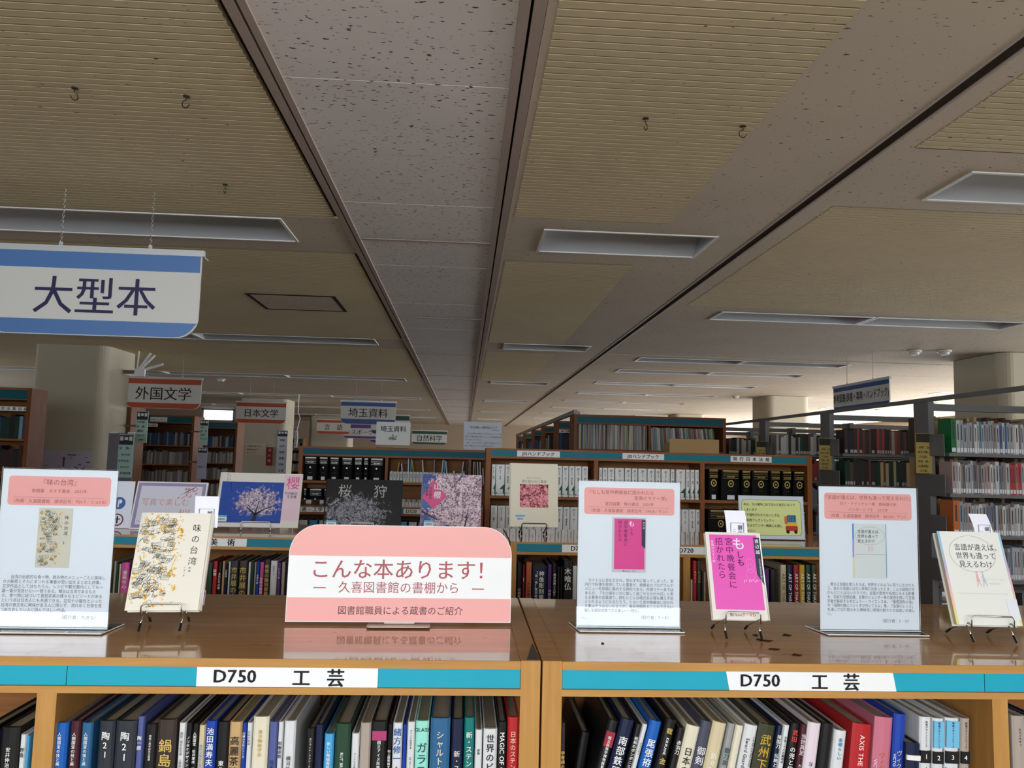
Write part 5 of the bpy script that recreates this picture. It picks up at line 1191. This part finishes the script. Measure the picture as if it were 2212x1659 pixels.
# pale blossom book
b3 = flat_book(-.052, 3.46, 1.224, .262, .236, .012, 10, 'square album covered in pale pink blossoms with a magenta diamond', mat((150, 140, 170), .35, .45, key='lilac_album'))
MB().box(-.130, .130, -.0004, 0, .001, .235).build('cover_photo', blossom('pale_cherry_print', (70, 80, 150), (238, 214, 222), (96, 66, 96), .06, .12, .19, .15, .50, 260), b3)
MB().box(-.130, -.085, -.0006, 0, .085, .19).build('blue_corner', mat((30, 84, 150), .4, .4, key='deep_blue_print'), b3)
MB().prism([(-.131, .132), (-.080, .082), (-.022, .138), (-.083, .212)], -.001, -.0006).build('magenta_diamond', mat((206, 56, 122), .4, .4, key='diamond_print'), b3)
branches(b3, [(.045, .235, .0, .175, .002, .001), (.0, .175, -.015, .2, .001, .0008), (-.13, .07, -.06, .035, .005, .002), (.06, .0, .075, .09, .004, .001)], -.0012, (40, 34, 50))
tb = TB(); tb.column('山櫻', -.064, .198, .034, 1, -.0013, pitch=1.12); tb.build(b3, PAPER)
tb = TB(); tb.column('竹内敏信', -.094, .178, .0135, 1, -.0013, pitch=1.0); tb.column('写真集', -.110, .178, .0135, 1, -.0013, pitch=1.0); tb.build(b3, mat((84, 16, 60), .5, .3, key='plum_print'))
barcode(b3, -.118, .006)
easel(-.05, 3.457, ZT-.010, 0, .052, 'white wire easel under the pale blossom album', WHW, .002)
# cream album
b4 = flat_book(.312, 3.44, 1.238, .212, .282, .012, 12, 'tall cream album with a small picture of pink double blossoms', mat((222, 216, 196), .4, .4, key='cream_album'))
MB().box(-.063, .063, -.0004, 0, .085, .188).build('cover_photo', blossom('double_cherry_print', (70, 40, 44), (244, 160, 170), (110, 30, 50), 0, .13, .09, .08, .5, 170), b4)
tb = TB(); tb.line('カラーアルバム', 0, .212, .0095, 'c', 0, -.0006); tb.line('通り抜けの八重桜', 0, .195, .0148, 'c', 0, -.0006, sx=.95); tb.build(b4, mat((110, 100, 92), .5, .3, key='soft_print'))
barcode(b4, -.082, .025)
easel(.312, 3.437, ZT, 0, .052, 'dark wire easel under the tall cream album', mat((60, 60, 62), .3, .5, .6, key='dark_wire'), .002, s=1.05)
# yellow-green notice
t = empty('notice_stand', (1.385, 3.452, ZT), (R(-6), 0, 0), 'clear holder with a yellow-green notice about returning volumes', 'sign holder')
MB().box(-.151, .151, -.003, -.0015, .0, .196).build('acrylic_sleeve', ACRY, t)
s = MB().box(-.149, .149, -.0012, .0012, .002, .194).build('notice_sheet', PAPER, t)
MB().prism(rrect(-.137, .137, .018, .176, .018, k=5), -.0018, -.0012).build('green_border', mat((130, 150, 60), .5, .3, key='olive_print'), s)
MB().prism(rrect(-.135, .135, .020, .174, .017, k=5), -.0022, -.0018).build('yellow_panel', mat((222, 226, 162), .5, .3, key='lime_print'), s)
tb = TB()
for i, l in enumerate(('本は、元の場所に戻さないと迷子になって', 'しまいます', '戻す場所がわからないときは、', '返却用ブックトラックへ', 'またはカウンター職員にお渡し', 'ください')): tb.line(l, -.128, .150-.0235*i, .0140, 'l', 1, -.0024, sx=.90)
tb.build(s, mat((40, 40, 36), .5, .3, key='soft_black'))
for (x0, x1, z0, z1, c) in ((.062, .118, .040, .062, (200, 50, 50)), (.066, .114, .062, .078, (232, 196, 60)), (.070, .112, .078, .110, (90, 140, 180)), (.058, .072, .070, .105, (222, 130, 70))):
    MB().prism(rrect(x0, x1, z0, z1, .005, k=3), -.0026, -.0022).build('cart_picture', mat(c, .5, .3, key='cart_print'), s)
m = MB()
for cx in (.072, .108): m.prism([(cx+.008*math.cos(R(a)), .036+.008*math.sin(R(a))) for a in range(0, 360, 40)], -.003, -.0026)
for q in range(5): m.box(.073+q*.008, .075+q*.008, -.003, -.0026, .080, .108)
m.build('cart_wheel', INK, s)
MB().box(-.151, .151, -.006, .05, 0, .002).build('acrylic_foot', ACRY, t)
# card and notice above the binders
t = empty('plant_card', (-.672, 7.3, 1.5955), (R(-5), 0, 0), 'white card with four characters and a small green plant, above the black binders', 'sign')
MB().box(-.158, .158, 0, .005, .03, .245).build('board', mat((214, 216, 216), .4, .4, key='grey_white_card'), t)
MB().box(-.15, .15, .005, .06, 0, .004).box(-.15, .15, .005, .008, .004, .06).box(-.1, -.09, .004, .05, 0, .09).box(.09, .1, .004, .05, 0, .09).build('prop', ACRY, t)
tb = TB(); tb.line('埼玉資料', 0, .158, .060, 'c', 1, -.0006); tb.build(t, INK)
for cx, cz, a, b, rot, c in ((-.02, .095, .026, .011, 20, (146, 154, 100)), (.012, .088, .024, .009, -10, (126, 136, 84)), (.0, .115, .008, .02, 10, (150, 156, 150)), (.028, .108, .012, .008, 30, (150, 150, 150)), (-.006, .08, .03, .007, 0, (160, 164, 120))):
    ca, sa = math.cos(R(rot)), math.sin(R(rot))
    MB().prism([(cx+a*math.cos(R(q))*ca-b*math.sin(R(q))*sa, cz+a*math.cos(R(q))*sa+b*math.sin(R(q))*ca) for q in range(0, 360, 30)], -.0012, -.0002).build('plant_picture', mat(c, .5, .3, key='plant_print'), t)
t = empty('printed_notice', (.162, 7.3, 1.5955), (R(-5), 0, 0), 'white typed notice in a clear holder above the thin pamphlets', 'sign holder')
MB().box(-.182, .182, -.004, -.002, .0, .285).box(-.182, .182, -.004, .05, .006, .009).build('acrylic_sleeve', ACRY, t)
s = MB().box(-.178, .178, -.002, 0, .004, .268).build('notice_sheet', mat((206, 208, 218), .4, .4, key='notice_paper'), t)
tb = TB(); tb.line('「埼玉県報」の電子化について', 0, .210, .0195, 'c', 1, -.0026); tb.line('令和3年4月1日', .155, .185, .011, 'r', 0, -.0026)
for i, l in enumerate(('　これまで紙の印刷物として刊行されていた「埼玉', '県報」が電子県報へ移行しました。埼玉図書館の端', '末でご覧いただけます。', '　また、プリントアウト（有料）も可能ですので', '案内・相談カウンターにお申出ください。')): tb.line(l, -.165, .150-.0285*i, .0150, 'l', 0, -.0026)
tb.m.box(-.125, .125, -.0028, -.0024, .203, .2045); tb.build(s, mat((50, 50, 56), .5, .3, key='type_ink'))
# ================================================================ THINGS BY THE THICK COLUMN
MINT = mat((176, 208, 200), .5, .3, key='mint_plate'); DKP = mat((50, 52, 58), .5, .3, key='dark_plate')
def guide(px0, px1, py0, py1, Y, lines, label, m=MINT, head=.2, hl='案内', arm=None):
    a, b = at(px0, py0, Y), at(px1, py1, Y); w, h = b.x-a.x, a.z-b.z
    o = empty('guide_plate', ((a.x+b.x)/2, Y, b.z), label=label, cat='sign', group='narrow shelf guide plates')
    MB().box(-w/2, w/2, 0, .012, 0, h).build('plate', m, o)
    if arm: MB().box(arm[0]-(a.x+b.x)/2, arm[1]-(a.x+b.x)/2, .012, arm[2], h*.5, h*.56).build('bracket', mat((110, 96, 84), .5, .4, key='bracket'), o)
    p = MB().box(-w*.48, w*.48, -.001, 0, h*(1-head), h*.985).build('plate_header', DKP, o)
    MB().box(-w*.42, -w*.2, -.002, -.001, h*(1-head*.6), h*(1-head*.2)).box(w*.2, w*.42, -.002, -.001, h*(1-head*.6), h*(1-head*.2)).box(-w*.12, w*.12, -.002, -.001, h*(1-head*.55), h*(1-head*.25)).build('white_square', PAPER, p)
    tb = TB(); n = len(lines)
    for i, l in enumerate(lines):
        s = min(w*.9/max(3.5, len(l)), h*(1-head)/n*.6); tb.line(l, 0, h*(1-head)*(1-(i+.75)/(n+.3)), s, 'c', 1, -.0012)
    tb.build(o, INK)
o = MB().box(-.155, .155, 0, .03, .0, 1.72).build('grey_partition', mat((120, 118, 126), .6, .3, key='grey_felt'), None, (-4.29, 10.02, 0)); tag(o, 'grey partition board beside the thick column', 'partition')
for x in (-.145, .075): MB().box(x, x+.075, -.006, .036, 1.715, 1.735).build('clip', WHITE, o)
guide(258, 283, 938, 1032, 10.0, ('全　集▸', '◂歴史地理▸', '芸術体育▸', '◂総記哲学▸', '◂新着図書'), 'mint guide plate on the grey partition', head=.24)
guide(296, 316, 888, 957, 10.84, ('文学論▸', '詩　歌▸', '戯曲▸', '外国文学▸', '◂文庫本▸'), 'mint guide plate on the end of the bookcase next to the thick column', head=.27, arm=(-4.60, -4.40, .075))
guide(433, 447, 907, 962, 13.34, ('文学　▸', '随　筆', '記録▸', '日本文学', '◂　▸'), 'mint guide plate on the second bookcase end from the thick column', head=.22, arm=(-4.60, -4.45, .075))
guide(428, 444, 967, 1034, 13.33, ('お知らせ',), 'lilac notice strip below the second mint guide plate', mat((178, 178, 206), .5, .3, key='lilac_plate'), .16, arm=(-4.60, -4.45, .09))
guide(600, 617, 929, 1026, 19.585, ('地図', '自然', '技術', '産業', '芸術', '言語'), 'tall narrow white guide on the second cream column', mat((196, 206, 214), .5, .3, key='pale_plate'), .14)
guide(637, 643, 922, 968, 24.185, ('辞典', '語学', '図鑑'), 'tiny pale guide plate on the bookcase in the bright gap', mat((200, 196, 196), .5, .3, key='pale_plate'), .14)
a, b = at(86, 972, 10.18), at(197, 1012, 10.18)
o = MB().box(a.x, b.x, 10.186, 10.19, 1.02, a.z).build('floor_plan', mat((186, 180, 200), .5, .3, key='plan_paper')); tag(o, 'pale lilac floor plan sheet pinned on the thick column', 'poster')
zt = a.z; m = MB().box(a.x+.29, a.x+.31, 10.183, 10.186, zt-.2, zt-.08); m.build('violet_block', mat((120, 50, 110), .5, .3, key='plan_violet'), o)
m = MB(); rnd = random.Random(6)
for i in range(46):
    x, z = a.x+.03+rnd.random()*(b.x-a.x-.09), zt-.05-rnd.random()*.40; w = rnd.uniform(.006, .05)
    m.box(x, x+w, 10.184, 10.186, z, z+(.004 if rnd.random() < .6 else .014))
m.box(a.x+.34, a.x+.44, 10.184, 10.186, zt-.06, zt-.045); m.build('plan_lines', mat((90, 80, 104), .5, .3, key='plan_ink'), o)
tb = TB(); tb.line('館内案内図', a.x+.05, zt-.27, .03, 'l', 1, 10.1835); tb.build(o, INK)
a, b = at(531, 957, 19.56), at(573, 984, 19.56); o = MB().box(a.x, b.x, 19.58, 19.59, b.z, a.z).build('wall_notice', mat((196, 184, 160), .6, .3, key='old_paper')); tag(o, 'beige notice sheet on the second cream column', 'notice')
tb = TB()
for i, l in enumerate(('ご利用の皆さまへ', '貴重品は必ず', '身につけて')): tb.line(l, a.x+.03, a.z-.09-.08*i, .045, 'l', 1, 19.578)
tb.build(o, mat((90, 70, 60), .5, .3, key='notice_ink'))
a, b = at(575, 966, 19.5), at(586, 1006, 19.5); o = MB().box(a.x, b.x, 19.55, 19.57, b.z, a.z).build('extinguisher_sign', mat((140, 30, 40), .5, .3, key='red_plate')); tag(o, 'small dark red vertical sign on the second cream column', 'sign')
tb = TB(); tb.column('消火器', (a.x+b.x)/2, a.z-.03, .085, 1, 19.548, pitch=1.5); tb.build(o, mat((214, 160, 160), .5, .3, key='pale_red_print'))
# wireless access unit on the column
t = empty('wireless_unit', (-4.40, 10.7, 2.50), label='white wireless unit with angled paddle antennas on the thick column', cat='router')
MB().prismz(rrect(-.07, .07, -.02, .02, .008, k=3), 0, .10).build('housing', WHITE, t)
MB().box(-.22, -.07, -.01, .01, .03, .08).build('bracket', mat((110, 96, 84), .5, .4, key='bracket'), t)
MB().tube([(-.04, 0, .10), (-.03, 0, .34)], .012, 6).build('antenna', WHITE, t)
for a, x in ((58, -.02), (48, .0), (18, .04)):
    MB().tube([(x, 0, .09), (x+.27*math.cos(R(a)), 0, .09+.27*math.sin(R(a)))], .017, 6).build('antenna', WHITE, t)
# white cord by the far gap
o = MB().tube([(at(644, 890, 18).x, 18, 2.842)]+[tuple(at(x, y, 18)) for x, y in ((644, 890), (648, 903), (645, 916), (641, 930), (643, 945), (640, 965))], .010, 5).build('white_cord', WHITE); tag(o, 'white cord hanging in the bright gap beyond the red signs', 'cord')
